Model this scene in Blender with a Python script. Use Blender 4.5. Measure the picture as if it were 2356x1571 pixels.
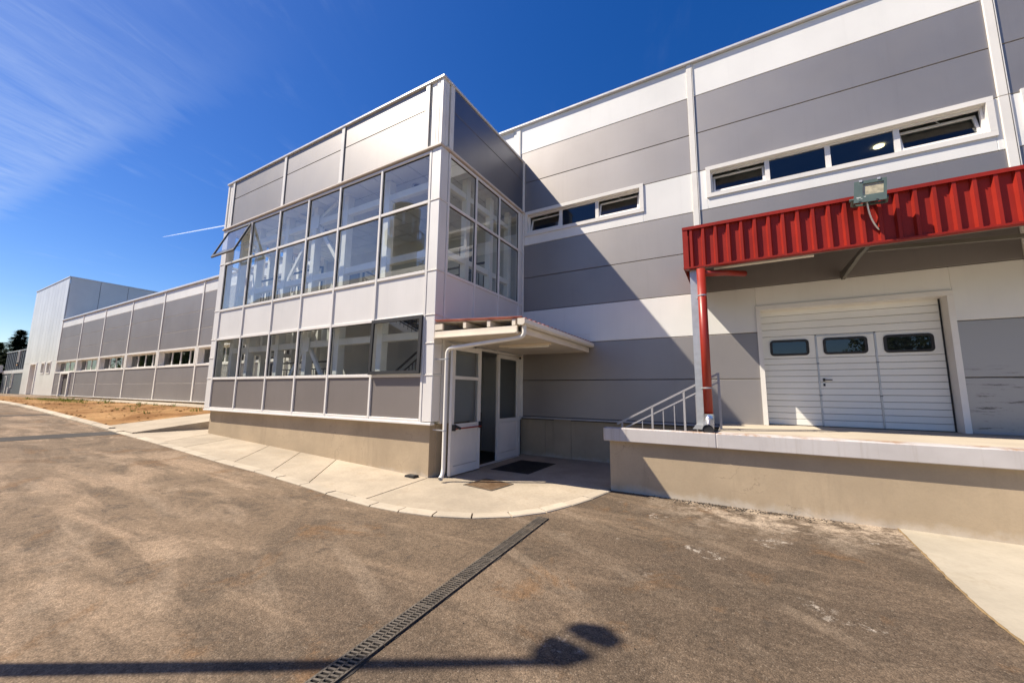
import bpy, bmesh, math, random
from mathutils import Vector, Matrix
random.seed(7)
S = bpy.context.scene
C = S.collection
for o in list(bpy.data.objects): bpy.data.objects.remove(o)

# ------------------------------------------------------------------ camera
cam = bpy.data.cameras.new('camera'); co = bpy.data.objects.new('camera', cam); C.objects.link(co)
rgt = Vector((0.86645302, 0.49911939, 0.01178957)); upv = Vector((0.05565931, -0.12003561, 0.9912081)); fwd = Vector((-0.49614635, 0.85817906, 0.13178586))
mw = Matrix((rgt, upv, -fwd)).transposed().to_4x4(); mw.translation = (0, 0, 1.72)
co.matrix_world = mw
cam.sensor_width = 36; cam.sensor_fit = 'HORIZONTAL'; cam.lens = 891.84/2356*36
cam.clip_start = .05; cam.clip_end = 20000
S.camera = co

# ------------------------------------------------------------------ sun and sky
SD = Vector((1, .6, -1.432)).normalized()
EL = math.asin(-SD.z); AZ = math.atan2(-SD.x, -SD.y)
sun = bpy.data.lights.new('sun', 'SUN'); sun.energy = 5.0; sun.angle = math.radians(.55); sun.color = (1, .90, .745)
so = bpy.data.objects.new('sun', sun); C.objects.link(so); so.location = (-40, -30, 60)
so.rotation_euler = SD.to_track_quat('-Z', 'Y').to_euler()
W = bpy.data.worlds.new('World'); S.world = W; W.use_nodes = True
nt = W.node_tree; N = nt.nodes; Lk = nt.links; N.clear()
def nd(t, **k):
    n = N.new(t)
    for a, v in k.items(): setattr(n, a, v)
    return n
def mth(op, a, b=None, c=None, clamp=False):
    n = nd('ShaderNodeMath', operation=op, use_clamp=clamp)
    for i, v in enumerate((a, b, c)):
        if v is None: continue
        if isinstance(v, (int, float)): n.inputs[i].default_value = v
        else: Lk.new(v, n.inputs[i])
    return n.outputs[0]
sky = nd('ShaderNodeTexSky', sky_type='NISHITA', sun_disc=False, sun_elevation=EL, sun_rotation=AZ, altitude=150, air_density=1.0, dust_density=.5, ozone_density=3.2)
hs = nd('ShaderNodeHueSaturation'); hs.inputs['Saturation'].default_value = 1.38; hs.inputs['Hue'].default_value = .515; hs.inputs['Value'].default_value = 1.54
Lk.new(sky.outputs[0], hs.inputs['Color'])
tc = nd('ShaderNodeTexCoord'); sx = nd('ShaderNodeSeparateXYZ'); Lk.new(tc.outputs['Generated'], sx.inputs[0])
zz = mth('MAXIMUM', sx.outputs[2], .03)
px = mth('DIVIDE', sx.outputs[0], zz); py = mth('DIVIDE', sx.outputs[1], zz)
cx = nd('ShaderNodeCombineXYZ')
Lk.new(mth('MULTIPLY', mth('ADD', px, mth('MULTIPLY', py, .28)), 6.0), cx.inputs[0]); Lk.new(mth('MULTIPLY', py, 1.7), cx.inputs[1])
n1 = nd('ShaderNodeTexNoise'); n1.inputs['Scale'].default_value = 1.6; n1.inputs['Detail'].default_value = 12; n1.inputs['Roughness'].default_value = .66; n1.inputs['Distortion'].default_value = .35
Lk.new(cx.outputs[0], n1.inputs['Vector'])
cx2 = nd('ShaderNodeCombineXYZ'); Lk.new(mth('MULTIPLY', px, 1.4), cx2.inputs[0]); Lk.new(mth('MULTIPLY', py, 1.6), cx2.inputs[1])
n2 = nd('ShaderNodeTexNoise'); n2.inputs['Scale'].default_value = 1.1; n2.inputs['Detail'].default_value = 4; Lk.new(cx2.outputs[0], n2.inputs['Vector'])
def sstep(v, a, b):
    n = nd('ShaderNodeMapRange', interpolation_type='SMOOTHSTEP'); n.inputs[1].default_value = a; n.inputs[2].default_value = b; Lk.new(v, n.inputs[0]); return n.outputs[0]
edge = mth('ADD', py, mth('MULTIPLY', mth('ADD', mth('MULTIPLY', px, -.075), -.16), 1))
edge = mth('ADD', edge, mth('MULTIPLY', mth('ADD', n1.outputs[0], -.5), .30))
m1 = mth('SUBTRACT', 1, sstep(edge, .40, .54))
m2 = mth('SUBTRACT', 1, sstep(px, -2.4, -.9))
m3 = mth('MULTIPLY', mth('MULTIPLY', m1, m2), sstep(n1.outputs[0], .05, .85))
wisp = mth('MULTIPLY', sstep(n1.outputs[0], .50, .85), mth('MULTIPLY', sstep(n2.outputs[0], .42, .72), .22))
mask = mth('MULTIPLY', mth('ADD', mth('MULTIPLY', m3, .38), mth('MULTIPLY', wisp, mth('SUBTRACT', 1, sstep(px, -1.2, .6)))), sstep(sx.outputs[2], .02, .2), clamp=True)
mixc = nd('ShaderNodeMix', data_type='RGBA'); Lk.new(mask, mixc.inputs[0]); Lk.new(hs.outputs[0], mixc.inputs[6]); mixc.inputs[7].default_value = (7.6, 9.0, 11.6, 1)
bg = nd('ShaderNodeBackground'); bg.inputs['Strength'].default_value = .055; Lk.new(mixc.outputs[2], bg.inputs['Color'])
wo = nd('ShaderNodeOutputWorld'); Lk.new(bg.outputs[0], wo.inputs[0])
S.view_settings.view_transform = 'Standard'; S.view_settings.look = 'None'; S.view_settings.gamma = 1
S.view_settings.exposure = .73; S.view_settings.use_curve_mapping = False
S.render.engine = 'CYCLES'; S.render.resolution_x = 1024; S.render.resolution_y = 682

# ------------------------------------------------------------------ materials
MATS = {}
def new_mat(name):
    m = bpy.data.materials.new(name); m.use_nodes = True; m.node_tree.nodes.clear(); MATS[name] = m
    return m
class G:
    """small node-graph helper for one material"""
    def __init__(s, name):
        s.m = new_mat(name); s.t = s.m.node_tree; s.N = s.t.nodes; s.L = s.t.links
        s.out = s.N.new('ShaderNodeOutputMaterial'); s.pos = s.N.new('ShaderNodeNewGeometry').outputs['Position']
    def node(s, t, **k):
        n = s.N.new(t)
        for a, v in k.items(): setattr(n, a, v)
        return n
    def put(s, sock, v):
        if hasattr(v, 'links') or isinstance(v, bpy.types.NodeSocket): s.L.new(v, sock)
        else: sock.default_value = v if not (isinstance(v, tuple) and len(v) == 3 and sock.type == 'RGBA') else (*v, 1)
    def noise(s, scale, detail=4, rough=.55, stretch=None, dist=0, vec=None, rotz=0):
        n = s.node('ShaderNodeTexNoise'); n.inputs['Scale'].default_value = scale; n.inputs['Detail'].default_value = detail
        n.inputs['Roughness'].default_value = rough; n.inputs['Distortion'].default_value = dist
        v = vec or s.pos
        if stretch or rotz:
            mp = s.node('ShaderNodeMapping'); s.L.new(v, mp.inputs[0]); mp.inputs['Scale'].default_value = stretch or (1, 1, 1); mp.inputs['Rotation'].default_value = (0, 0, rotz); v = mp.outputs[0]
        s.L.new(v, n.inputs['Vector']); return n.outputs[0]
    def ramp(s, v, a, b, lo=0., hi=1.):
        n = s.node('ShaderNodeMapRange', interpolation_type='SMOOTHSTEP'); n.inputs[1].default_value = a; n.inputs[2].default_value = b
        n.inputs[3].default_value = lo; n.inputs[4].default_value = hi; s.L.new(v, n.inputs[0]); return n.outputs[0]
    def math(s, op, a, b=0.):
        n = s.node('ShaderNodeMath', operation=op); s.put(n.inputs[0], a); s.put(n.inputs[1], b); return n.outputs[0]
    def mix(s, f, a, b, mode='MIX'):
        n = s.node('ShaderNodeMix', data_type='RGBA', blend_type=mode); s.put(n.inputs[0], f); s.put(n.inputs[6], a); s.put(n.inputs[7], b); return n.outputs[2]
    def bump(s, h, strength, dist=.01):
        n = s.node('ShaderNodeBump'); n.inputs['Strength'].default_value = strength; n.inputs['Distance'].default_value = dist; s.L.new(h, n.inputs['Height']); return n.outputs[0]
    def bsdf(s, col, rough=.5, metal=0., normal=None, spec=.5):
        b = s.node('ShaderNodeBsdfPrincipled'); s.put(b.inputs['Base Color'], col); s.put(b.inputs['Roughness'], rough); s.put(b.inputs['Metallic'], metal)
        b.inputs['Specular IOR Level'].default_value = spec
        if normal: s.L.new(normal, b.inputs['Normal'])
        s.L.new(b.outputs[0], s.out.inputs[0]); return b
def paint(name, col, rough=.45, metal=0., var=.06, vs=.8, bump=.0, bs=60, rnd=.04, spec=.5, dirt=None, streak=0):
    """painted / coated surface: slight tone drift, per-piece tone, optional dirt and vertical run marks"""
    g = G(name)
    n = g.noise(vs, 5, .6)
    f = g.ramp(n, .3, .7, 1-var, 1+var)
    if rnd:
        oi = g.node('ShaderNodeObjectInfo'); r = g.ramp(oi.outputs['Random'], 0, 1, 1-rnd, 1+rnd); f = g.math('MULTIPLY', f, r)
    if streak:
        st = g.noise(3.5, 4, .7, stretch=(2.2, 2.2, .12)); f = g.math('MULTIPLY', f, g.ramp(st, .45, .8, 1, 1-streak))
    sc = g.node('ShaderNodeVectorMath', operation='SCALE'); sc.inputs[0].default_value = col; g.L.new(f, sc.inputs['Scale']); c = sc.outputs[0]
    if dirt:
        c = g.mix(g.ramp(g.noise(2.2, 6, .7), .5, .85, 0, dirt[1]), c, dirt[0])
    nrm = g.bump(g.noise(bs, 3), bump, .004) if bump else None
    rr = g.ramp(g.noise(4, 4), .3, .7, max(0, rough-.05), rough+.05)
    g.bsdf(c, rr, metal, nrm, spec); return g.m

def wavy_panel(name, col, rough, metal, wav=.05, ribs=0.):
    """metal-faced sandwich panel: satin coat with faint oil-canning and micro-ribs"""
    g = G(name)
    oi = g.node('ShaderNodeObjectInfo'); f = g.ramp(oi.outputs['Random'], 0, 1, .96, 1.04)
    f = g.math('MULTIPLY', f, g.ramp(g.noise(.5, 4), .3, .7, .95, 1.05))
    f = g.math('MULTIPLY', f, g.ramp(g.noise(3, 5, .7, stretch=(1.6, 1.6, .1)), .5, .85, 1, .93))
    sc = g.node('ShaderNodeVectorMath', operation='SCALE'); sc.inputs[0].default_value = col; g.L.new(f, sc.inputs['Scale'])
    h = g.noise(1.3, 2, .4, stretch=(1, 1, .6))
    nrm = g.bump(h, wav, .12)
    if ribs:
        w = g.node('ShaderNodeTexWave', wave_type='BANDS', bands_direction='Z', wave_profile='SIN'); w.inputs['Scale'].default_value = 6.5; g.L.new(g.pos, w.inputs['Vector'])
        b2 = g.node('ShaderNodeBump'); b2.inputs['Strength'].default_value = ribs; b2.inputs['Distance'].default_value = .004; g.L.new(w.outputs['Fac'], b2.inputs['Height']); g.L.new(nrm, b2.inputs['Normal']); nrm = b2.outputs[0]
    g.bsdf(sc.outputs[0], g.ramp(g.noise(2.5, 4), .3, .7, rough-.012, rough+.012), metal, nrm); return g.m

white_panel = wavy_panel('white_panel_coat', (.78, .77, .74), .42, 0, .008)
grey_panel = wavy_panel('grey_panel_coat', (.325, .303, .293), .56, .74, .004)
tower_grey = wavy_panel('tower_grey_coat', (.325, .308, .300), .54, .75, .003)
spandrel_grey = wavy_panel('spandrel_grey_coat', (.27, .24, .225), .55, .55, .012)
spandrel_white = wavy_panel('spandrel_white_coat', (.75, .725, .695), .42, .10, .010)
far_white = wavy_panel('far_white_cladding', (.74, .73, .70), .35, .15, .04)
slate = wavy_panel('slate_cladding', (.11, .13, .14), .5, .2, .04)
trim = paint('white_trim_paint', (.79, .76, .71), .4, 0, .05, 1.2, rnd=.03, dirt=((.55, .45, .33), .25))
trim2 = paint('aluminium_frame_paint', (.77, .74, .70), .38, 0, .04, 1.5, rnd=.02)
coping = paint('coping_paint', (.72, .71, .70), .35, .25, .05, 1.0, rnd=.03)
steel_white = paint('white_steel_paint', (.80, .80, .77), .5, 0, .05, 2)
int_white = paint('interior_plaster', (.62, .63, .63), .8, 0, .05, .7)
int_floor = paint('interior_floor', (.085, .08, .08), .5, 0, .1, 1)
int_dark = paint('interior_dark', (.10, .09, .08), .8, 0, .1, 1)
dark_metal = paint('dark_grey_metal', (.055, .058, .062), .45, .2, .1, 3)
black_rub = paint('black_rubber', (.018, .018, .02), .6, 0, .15, 6, bump=.2)
red = paint('red_sheet_paint', (.27, .018, .010), .5, 0, .12, 1.4, rnd=.05, spec=.25, streak=.15, dirt=((.15, .02, .016), .35))
red_pipe = paint('red_pipe_paint', (.28, .022, .010), .4, 0, .06, 2)
red_roof = paint('faded_red_roof', (.46, .17, .15), .55, 0, .1, 3)
rail_grey = paint('grey_railing_paint', (.37, .36, .37), .45, .1, .06, 3, dirt=((.3, .25, .2), .3))
galv = paint('galvanised_steel', (.50, .51, .52), .42, .5, .1, 6)
foil = paint('foil_wrap', (.72, .72, .74), .25, .9, .1, 20, bump=.6, bs=40)
lampgreen = paint('floodlight_housing', (.085, .12, .11), .45, .1, .08, 8)
cream = paint('cream_gutter_paint', (.76, .68, .56), .4, 0, .05, 2, dirt=((.5, .38, .25), .3))
pvc = paint('white_pvc', (.74, .71, .65), .35, 0, .03, 2)
ceil_tile = paint('ceiling_tile', (.68, .70, .72), .85, 0, .04, 2, rnd=.03)
wood = paint('raw_timber', (.42, .25, .11), .7, 0, .15, 4)
brick_dark = paint('dark_brick', (.13, .085, .06), .8, 0, .2, 1.2, bump=.3, bs=9)
opp_wall = paint('opposite_wall', (.30, .25, .18), .8, 0, .12, .8)
opp_roof = paint('opposite_roof', (.085, .062, .05), .7, 0, .2, 1)

def concrete(name, col, stain, var=.24, bump=.3, sp=.35, patch=.6):
    g = G(name)
    a = g.noise(.55, 7, .62); b = g.noise(2.6, 8, .72, dist=.5); f = g.noise(26, 5, .7)
    c = g.mix(g.ramp(a, .32, .70), tuple(x*(1-var) for x in col), tuple(x*(1+var*.55) for x in col))
    c = g.mix(g.ramp(b, .52, .80, 0, patch), c, stain)
    c = g.mix(g.ramp(f, .35, .75, 0, sp), c, tuple(x*.5 for x in col))
    oi = g.node('ShaderNodeObjectInfo'); r = g.ramp(oi.outputs['Random'], 0, 1, .90, 1.06)
    sc = g.node('ShaderNodeVectorMath', operation='SCALE'); g.L.new(c, sc.inputs[0]); g.L.new(r, sc.inputs['Scale'])
    g.bsdf(sc.outputs[0], .88, 0, g.bump(g.noise(70, 4, .6), bump, .006), .25); return g.m
pad_mat = concrete('pale_concrete', (.445, .375, .285), (.31, .225, .135))
kerb_mat = concrete('kerb_concrete', (.49, .42, .325), (.36, .28, .19), .2, .35, .2, .5)
slab_mat = concrete('smooth_concrete', (.395, .35, .275), (.27, .22, .155), .2, .15, .15, .6)
floor_mat = concrete('dock_floor_concrete', (.45, .39, .31), (.40, .30, .20), .15, .2, .1, .4)

def plaster(name, col):
    g = G(name)
    a = g.noise(.8, 6, .6); st = g.noise(2.2, 5, .7, stretch=(1.3, 1.3, .22)); fi = g.noise(30, 4, .6)
    c = g.mix(g.ramp(a, .3, .72), tuple(x*.86 for x in col), tuple(x*1.08 for x in col))
    c = g.mix(g.ramp(st, .50, .75, 0, .50), c, tuple(x*.64 for x in col))
    c = g.mix(g.ramp(g.noise(5.5, 7, .7), .62, .80, 0, .30), c, (.55, .50, .43))
    c = g.mix(g.ramp(fi, .4, .8, 0, .15), c, tuple(x*.6 for x in col))
    vc = g.node('ShaderNodeTexVoronoi', feature='DISTANCE_TO_EDGE'); vc.inputs['Scale'].default_value = .9; mpc = g.node('ShaderNodeVectorMath', operation='ADD'); nv = g.node('ShaderNodeTexNoise'); nv.inputs['Scale'].default_value = 2.2; nv.inputs['Detail'].default_value = 6; g.L.new(g.pos, nv.inputs['Vector']); g.L.new(g.pos, mpc.inputs[0]); g.L.new(nv.outputs['Color'], mpc.inputs[1]); g.L.new(mpc.outputs[0], vc.inputs['Vector'])
    c = g.mix(g.math('MULTIPLY', g.ramp(vc.outputs['Distance'], .006, .0, 0, .55), g.ramp(g.noise(.8, 3), .50, .60)), c, tuple(x*.4 for x in col))
    sep = g.node('ShaderNodeSeparateXYZ'); g.L.new(g.pos, sep.inputs[0])
    low = g.math('ADD', sep.outputs[2], g.math('MULTIPLY', g.noise(3.5, 6, .7), .35))
    c = g.mix(g.ramp(low, .32, .15, 0, .5), c, (.62, .57, .50))
    g.bsdf(c, .85, 0, g.bump(g.noise(28, 5, .6), .2, .008), .25); return g.m
plinth_mat = plaster('beige_plaster', (.44, .345, .235))
def fascia():
    g = G('stained_grey_fascia'); sep = g.node('ShaderNodeSeparateXYZ'); g.L.new(g.pos, sep.inputs[0])
    c = g.mix(g.ramp(g.noise(1.2, 6, .6), .3, .7), (.46, .43, .42), (.54, .51, .50))
    c = g.mix(g.ramp(g.noise(5, 5, .7, stretch=(2.5, 1, .1)), .52, .72, 0, .35), c, (.34, .29, .24))
    ru = g.math('ADD', sep.outputs[2], g.math('MULTIPLY', g.noise(6, 6, .75, stretch=(1.6, 1, .25)), .11))
    c = g.mix(g.math('MULTIPLY', g.ramp(ru, 1.155, 1.185, 0, .8), g.ramp(g.noise(1.6, 4), .42, .58)), c, (.30, .15, .05))
    g.bsdf(c, .6, 0, g.bump(g.noise(40, 4), .12, .004), .4); return g.m
fascia_mat = fascia()

def asphalt():
    g = G('dusty_asphalt')
    sep = g.node('ShaderNodeSeparateXYZ'); g.L.new(g.pos, sep.inputs[0])
    big = g.noise(.33, 5, .55)
    # the wheel-worn approach on the left is dustier than the yard right of the drain
    side = g.ramp(g.math('ADD', sep.outputs[0], g.math('MULTIPLY', big, 5.)), -5, 3.0, 1, 0)
    c = g.mix(side, (.108, .079, .055), (.195, .139, .091))
    med = g.noise(1.0, 8, .66, dist=.9)
    c = g.mix(g.ramp(med, .42, .62, 0, .52), c, (.072, .055, .040))
    # dust dragged along the driving line, breaking up towards the right
    st = g.noise(.8, 8, .64, stretch=(.42, 1.5, 1), rotz=.30, dist=.8); st2 = g.noise(1.1, 8, .66, stretch=(.45, 1.4, 1), rotz=-.5, dist=.9)
    c = g.mix(g.math('MULTIPLY', g.ramp(st, .47, .66, 0, .70), g.math('ADD', g.math('MULTIPLY', side, .75), .25)), c, (.36, .258, .172))
    c = g.mix(g.math('MULTIPLY', g.ramp(st2, .51, .68, 0, .62), g.math('ADD', g.math('MULTIPLY', side, .7), .3)), c, (.32, .237, .163))
    # faint tyre arcs
    wv = g.node('ShaderNodeTexWave', wave_type='RINGS', rings_direction='Z'); wv.inputs['Scale'].default_value = .42; wv.inputs['Distortion'].default_value = 2.2; wv.inputs['Detail'].default_value = 3; wv.inputs['Detail Scale'].default_value = .8
    mp = g.node('ShaderNodeMapping'); mp.inputs['Location'].default_value = (9, 9, 0); g.L.new(g.pos, mp.inputs[0]); g.L.new(mp.outputs[0], wv.inputs['Vector'])
    c = g.mix(g.math('MULTIPLY', g.ramp(wv.outputs['Fac'], .80, .97, 0, .30), g.ramp(g.noise(.7, 5), .45, .62)), c, (.30, .23, .165))
    # rust-brown and oily blotches
    c = g.mix(g.ramp(g.noise(1.0, 7, .68, dist=.5), .55, .67, 0, .55), c, (.19, .105, .048))
    c = g.mix(g.ramp(g.noise(2.1, 6, .7, dist=.4), .60, .70, 0, .55), c, (.050, .041, .034))
    # pale dust washed along the foot of the dock
    dk = g.ramp(g.math('ADD', sep.outputs[1], g.math('MULTIPLY', g.noise(1.2, 6, .7), 2.2)), 6.7, 8.1, 0, .85)
    dk = g.math('MULTIPLY', dk, g.ramp(sep.outputs[0], -2.0, .1)); dk = g.math('MULTIPLY', dk, g.ramp(g.noise(2.4, 7, .78), .40, .60))
    c = g.mix(dk, c, (.46, .37, .28))
    # spilled lime: a few scattered white marks
    w = g.math('MULTIPLY', g.ramp(g.noise(1.35, 3), .60, .66), g.ramp(g.noise(9, 7, .8), .50, .60)); w = g.math('MULTIPLY', w, g.ramp(sep.outputs[0], -2.4, -.6)); c = g.mix(g.math('MULTIPLY', w, .7), c, (.52, .46, .39))
    # aggregate: every stone has its own tone
    vo = g.node('ShaderNodeTexVoronoi', feature='F1'); vo.inputs['Scale'].default_value = 105; g.L.new(g.pos, vo.inputs['Vector'])
    vs = g.node('ShaderNodeSeparateColor'); g.L.new(vo.outputs['Color'], vs.inputs[0])
    t = g.ramp(vs.outputs[0], .0, 1., .76, 1.25)
    t = g.math('MULTIPLY', t, g.ramp(vo.outputs['Distance'], .25, .75, 1.04, .80))
    t = g.math('MULTIPLY', t, g.ramp(g.noise(17, 5, .7), .32, .70, 1.18, .78))
    sc = g.node('ShaderNodeVectorMath', operation='SCALE'); g.L.new(c, sc.inputs[0]); g.L.new(t, sc.inputs['Scale'])
    c = g.mix(g.ramp(vs.outputs[1], .95, .98, 0, .22), sc.outputs[0], (.42, .35, .27))
    h = g.math('ADD', g.math('MULTIPLY', vo.outputs['Distance'], -.9), g.math('MULTIPLY', g.noise(20, 5, .65), 1.0))
    g.bsdf(c, .90, 0, g.bump(h, .42, .010), .2); return g.m
asph = asphalt()
patch_mat = concrete('fresh_asphalt', (.062, .054, .047), (.03, .027, .025), .2, .4, .5, .5)

def soil():
    g = G('ochre_soil')
    c = g.mix(g.ramp(g.noise(.6, 6, .6), .35, .68), (.21, .105, .040), (.40, .235, .105))
    c = g.mix(g.ramp(g.noise(2.4, 7, .7), .52, .75, 0, .7), c, (.135, .075, .034))
    c = g.mix(g.ramp(g.noise(1.3, 5, .7), .58, .76, 0, .55), c, (.15, .15, .045))
    c = g.mix(g.ramp(g.noise(24, 4, .7), .55, .75, 0, .55), c, (.09, .055, .03))
    g.bsdf(c, .95, 0, g.bump(g.noise(14, 6, .7), .7, .05), .1); return g.m
soil_mat = soil()
def ground_far():
    g = G('dry_ground'); c = g.mix(g.noise(.05, 6, .6), (.16, .12, .06), (.10, .12, .045)); g.bsdf(c, .95); return g.m
far_mat = ground_far()

def glass(name, tint, refl, rough=0.0, ior=1.52, wob=.02):
    g = G(name)
    lw = g.node('ShaderNodeLayerWeight'); lw.inputs['Blend'].default_value = .5
    nrm = g.bump(g.noise(.9, 2, .4), wob, .02)
    f = g.math('ADD', g.math('MULTIPLY', g.math('POWER', lw.outputs['Facing'], 4.2), refl[0]), refl[1])
    tr = g.node('ShaderNodeBsdfTransparent'); tr.inputs[0].default_value = (*tint, 1)
    gl = g.node('ShaderNodeBsdfGlossy'); gl.inputs['Roughness'].default_value = rough; gl.inputs['Color'].default_value = (.96, .98, 1, 1); g.L.new(nrm, gl.inputs['Normal'])
    mx = g.node('ShaderNodeMixShader'); g.L.new(f, mx.inputs[0]); g.L.new(tr.outputs[0], mx.inputs[1]); g.L.new(gl.outputs[0], mx.inputs[2]); g.L.new(mx.outputs[0], g.out.inputs[0]); return g.m
tower_glass = glass('clear_double_glazing', (.95, .98, .96), (.80, .16))
dark_glass = glass('tinted_window_glass', (.50, .54, .56), (.60, .07))
def emit(name, col, st):
    g = G(name); e = g.node('ShaderNodeEmission'); e.inputs[0].default_value = (*col, 1); e.inputs[1].default_value = st; g.L.new(e.outputs[0], g.out.inputs[0]); return g.m
lamp_on = emit('lit_downlight', (1, .84, .45), 3.0)
tube_mat = paint('fluorescent_cover', (.74, .70, .62), .3, 0, .03, 4)
def checker():
    g = G('rusty_checker_plate'); b = g.node('ShaderNodeTexBrick'); b.inputs['Scale'].default_value = 26; b.inputs['Mortar Size'].default_value = .03; g.L.new(g.pos, b.inputs['Vector'])
    c = g.mix(g.ramp(g.noise(6, 6, .7), .35, .7), (.17, .095, .045), (.30, .21, .13)); c = g.mix(g.ramp(b.outputs['Fac'], 0, 1, 0, .6), c, (.10, .055, .03))
    g.bsdf(c, .6, .4, g.bump(b.outputs['Fac'], .8, .004)); return g.m
plate_mat = checker()
def leaf(name, a, b):
    g = G(name); oi = g.noise(1.2, 4); c = g.mix(g.ramp(oi, .3, .7), a, b); d = g.bsdf(c, .6, 0, None, .3)
    tl = g.node('ShaderNodeBsdfTranslucent'); g.put(tl.inputs[0], c); mx = g.node('ShaderNodeMixShader'); mx.inputs[0].default_value = .25
    g.L.new(d.outputs[0], mx.inputs[1]); g.L.new(tl.outputs[0], mx.inputs[2]); g.L.new(mx.outputs[0], g.out.inputs[0]); return g.m
fir_mat = leaf('fir_needles', (.022, .045, .020), (.050, .085, .028))
leaf_mat = leaf('broad_leaves', (.05, .085, .02), (.12, .15, .035))
grass_mat = leaf('weed_leaves', (.09, .14, .02), (.22, .26, .05))
bark = paint('bark', (.10, .07, .045), .9, 0, .2, 4)
def ice():
    g = G('ice_trail'); t = g.node('ShaderNodeBsdfTranslucent'); t.inputs[0].default_value = (.80, .82, .86, 1); d = g.node('ShaderNodeBsdfDiffuse'); d.inputs[0].default_value = (.80, .82, .86, 1)
    a = g.node('ShaderNodeAddShader'); g.L.new(t.outputs[0], a.inputs[0]); g.L.new(d.outputs[0], a.inputs[1])
    tr = g.node('ShaderNodeBsdfTransparent'); mx = g.node('ShaderNodeMixShader'); mx.inputs[0].default_value = .30; g.L.new(tr.outputs[0], mx.inputs[1]); g.L.new(a.outputs[0], mx.inputs[2]); g.L.new(mx.outputs[0], g.out.inputs[0]); return g.m
contrail_mat = ice()

# ------------------------------------------------------------------ builders
WL = {}
def wl(p): return WL.get(p.name, Vector((0, 0, 0))) if p else Vector((0, 0, 0))
def link(o, par, world):
    C.objects.link(o); o.location = Vector(world) - wl(par)
    if par: o.parent = par
    WL[o.name] = Vector(world); return o
def tag(o, label=None, cat=None, group=None, kind=None):
    if label: o['label'] = label
    if cat: o['category'] = cat
    if group: o['group'] = group
    if kind: o['kind'] = kind
    return o
def thing(name, loc, label, cat, group=None):
    return tag(link(bpy.data.objects.new(name, None), None, loc), label, cat, group)
CACHE = {}
def box(name, x0, x1, y0, y1, z0, z1, m, par=None, bev=0., rot=None, piv=None):
    x0, x1 = sorted((x0, x1)); y0, y1 = sorted((y0, y1)); z0, z1 = sorted((z0, z1))
    d = (round(x1-x0, 4), round(y1-y0, 4), round(z1-z0, 4)); key = (d, m.name, bev)
    if key not in CACHE:
        bm = bmesh.new(); bmesh.ops.create_cube(bm, size=1)
        for v in bm.verts: v.co = Vector((v.co.x*d[0], v.co.y*d[1], v.co.z*d[2]))
        if bev: bmesh.ops.bevel(bm, geom=bm.edges[:], offset=min(bev, min(d)*.3), segments=1, affect='EDGES')
        me = bpy.data.meshes.new(name); bm.to_mesh(me); bm.free(); me.materials.append(m); CACHE[key] = me
    return link(bpy.data.objects.new(name, CACHE[key]), par, ((x0+x1)/2, (y0+y1)/2, (z0+z1)/2))
def mesh(name, vs, fs, m, par=None, smooth=False, at=None):
    at = Vector(at) if at is not None else (wl(par) if par else Vector((0, 0, 0)))
    me = bpy.data.meshes.new(name); me.from_pydata([tuple(Vector(v)-at) for v in vs], [], fs); me.materials.append(m)
    bm = bmesh.new(); bm.from_mesh(me); bmesh.ops.recalc_face_normals(bm, faces=bm.faces[:]); bm.to_mesh(me); bm.free()
    if smooth:
        for p in me.polygons: p.use_smooth = True
    return link(bpy.data.objects.new(name, me), par, at)
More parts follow.
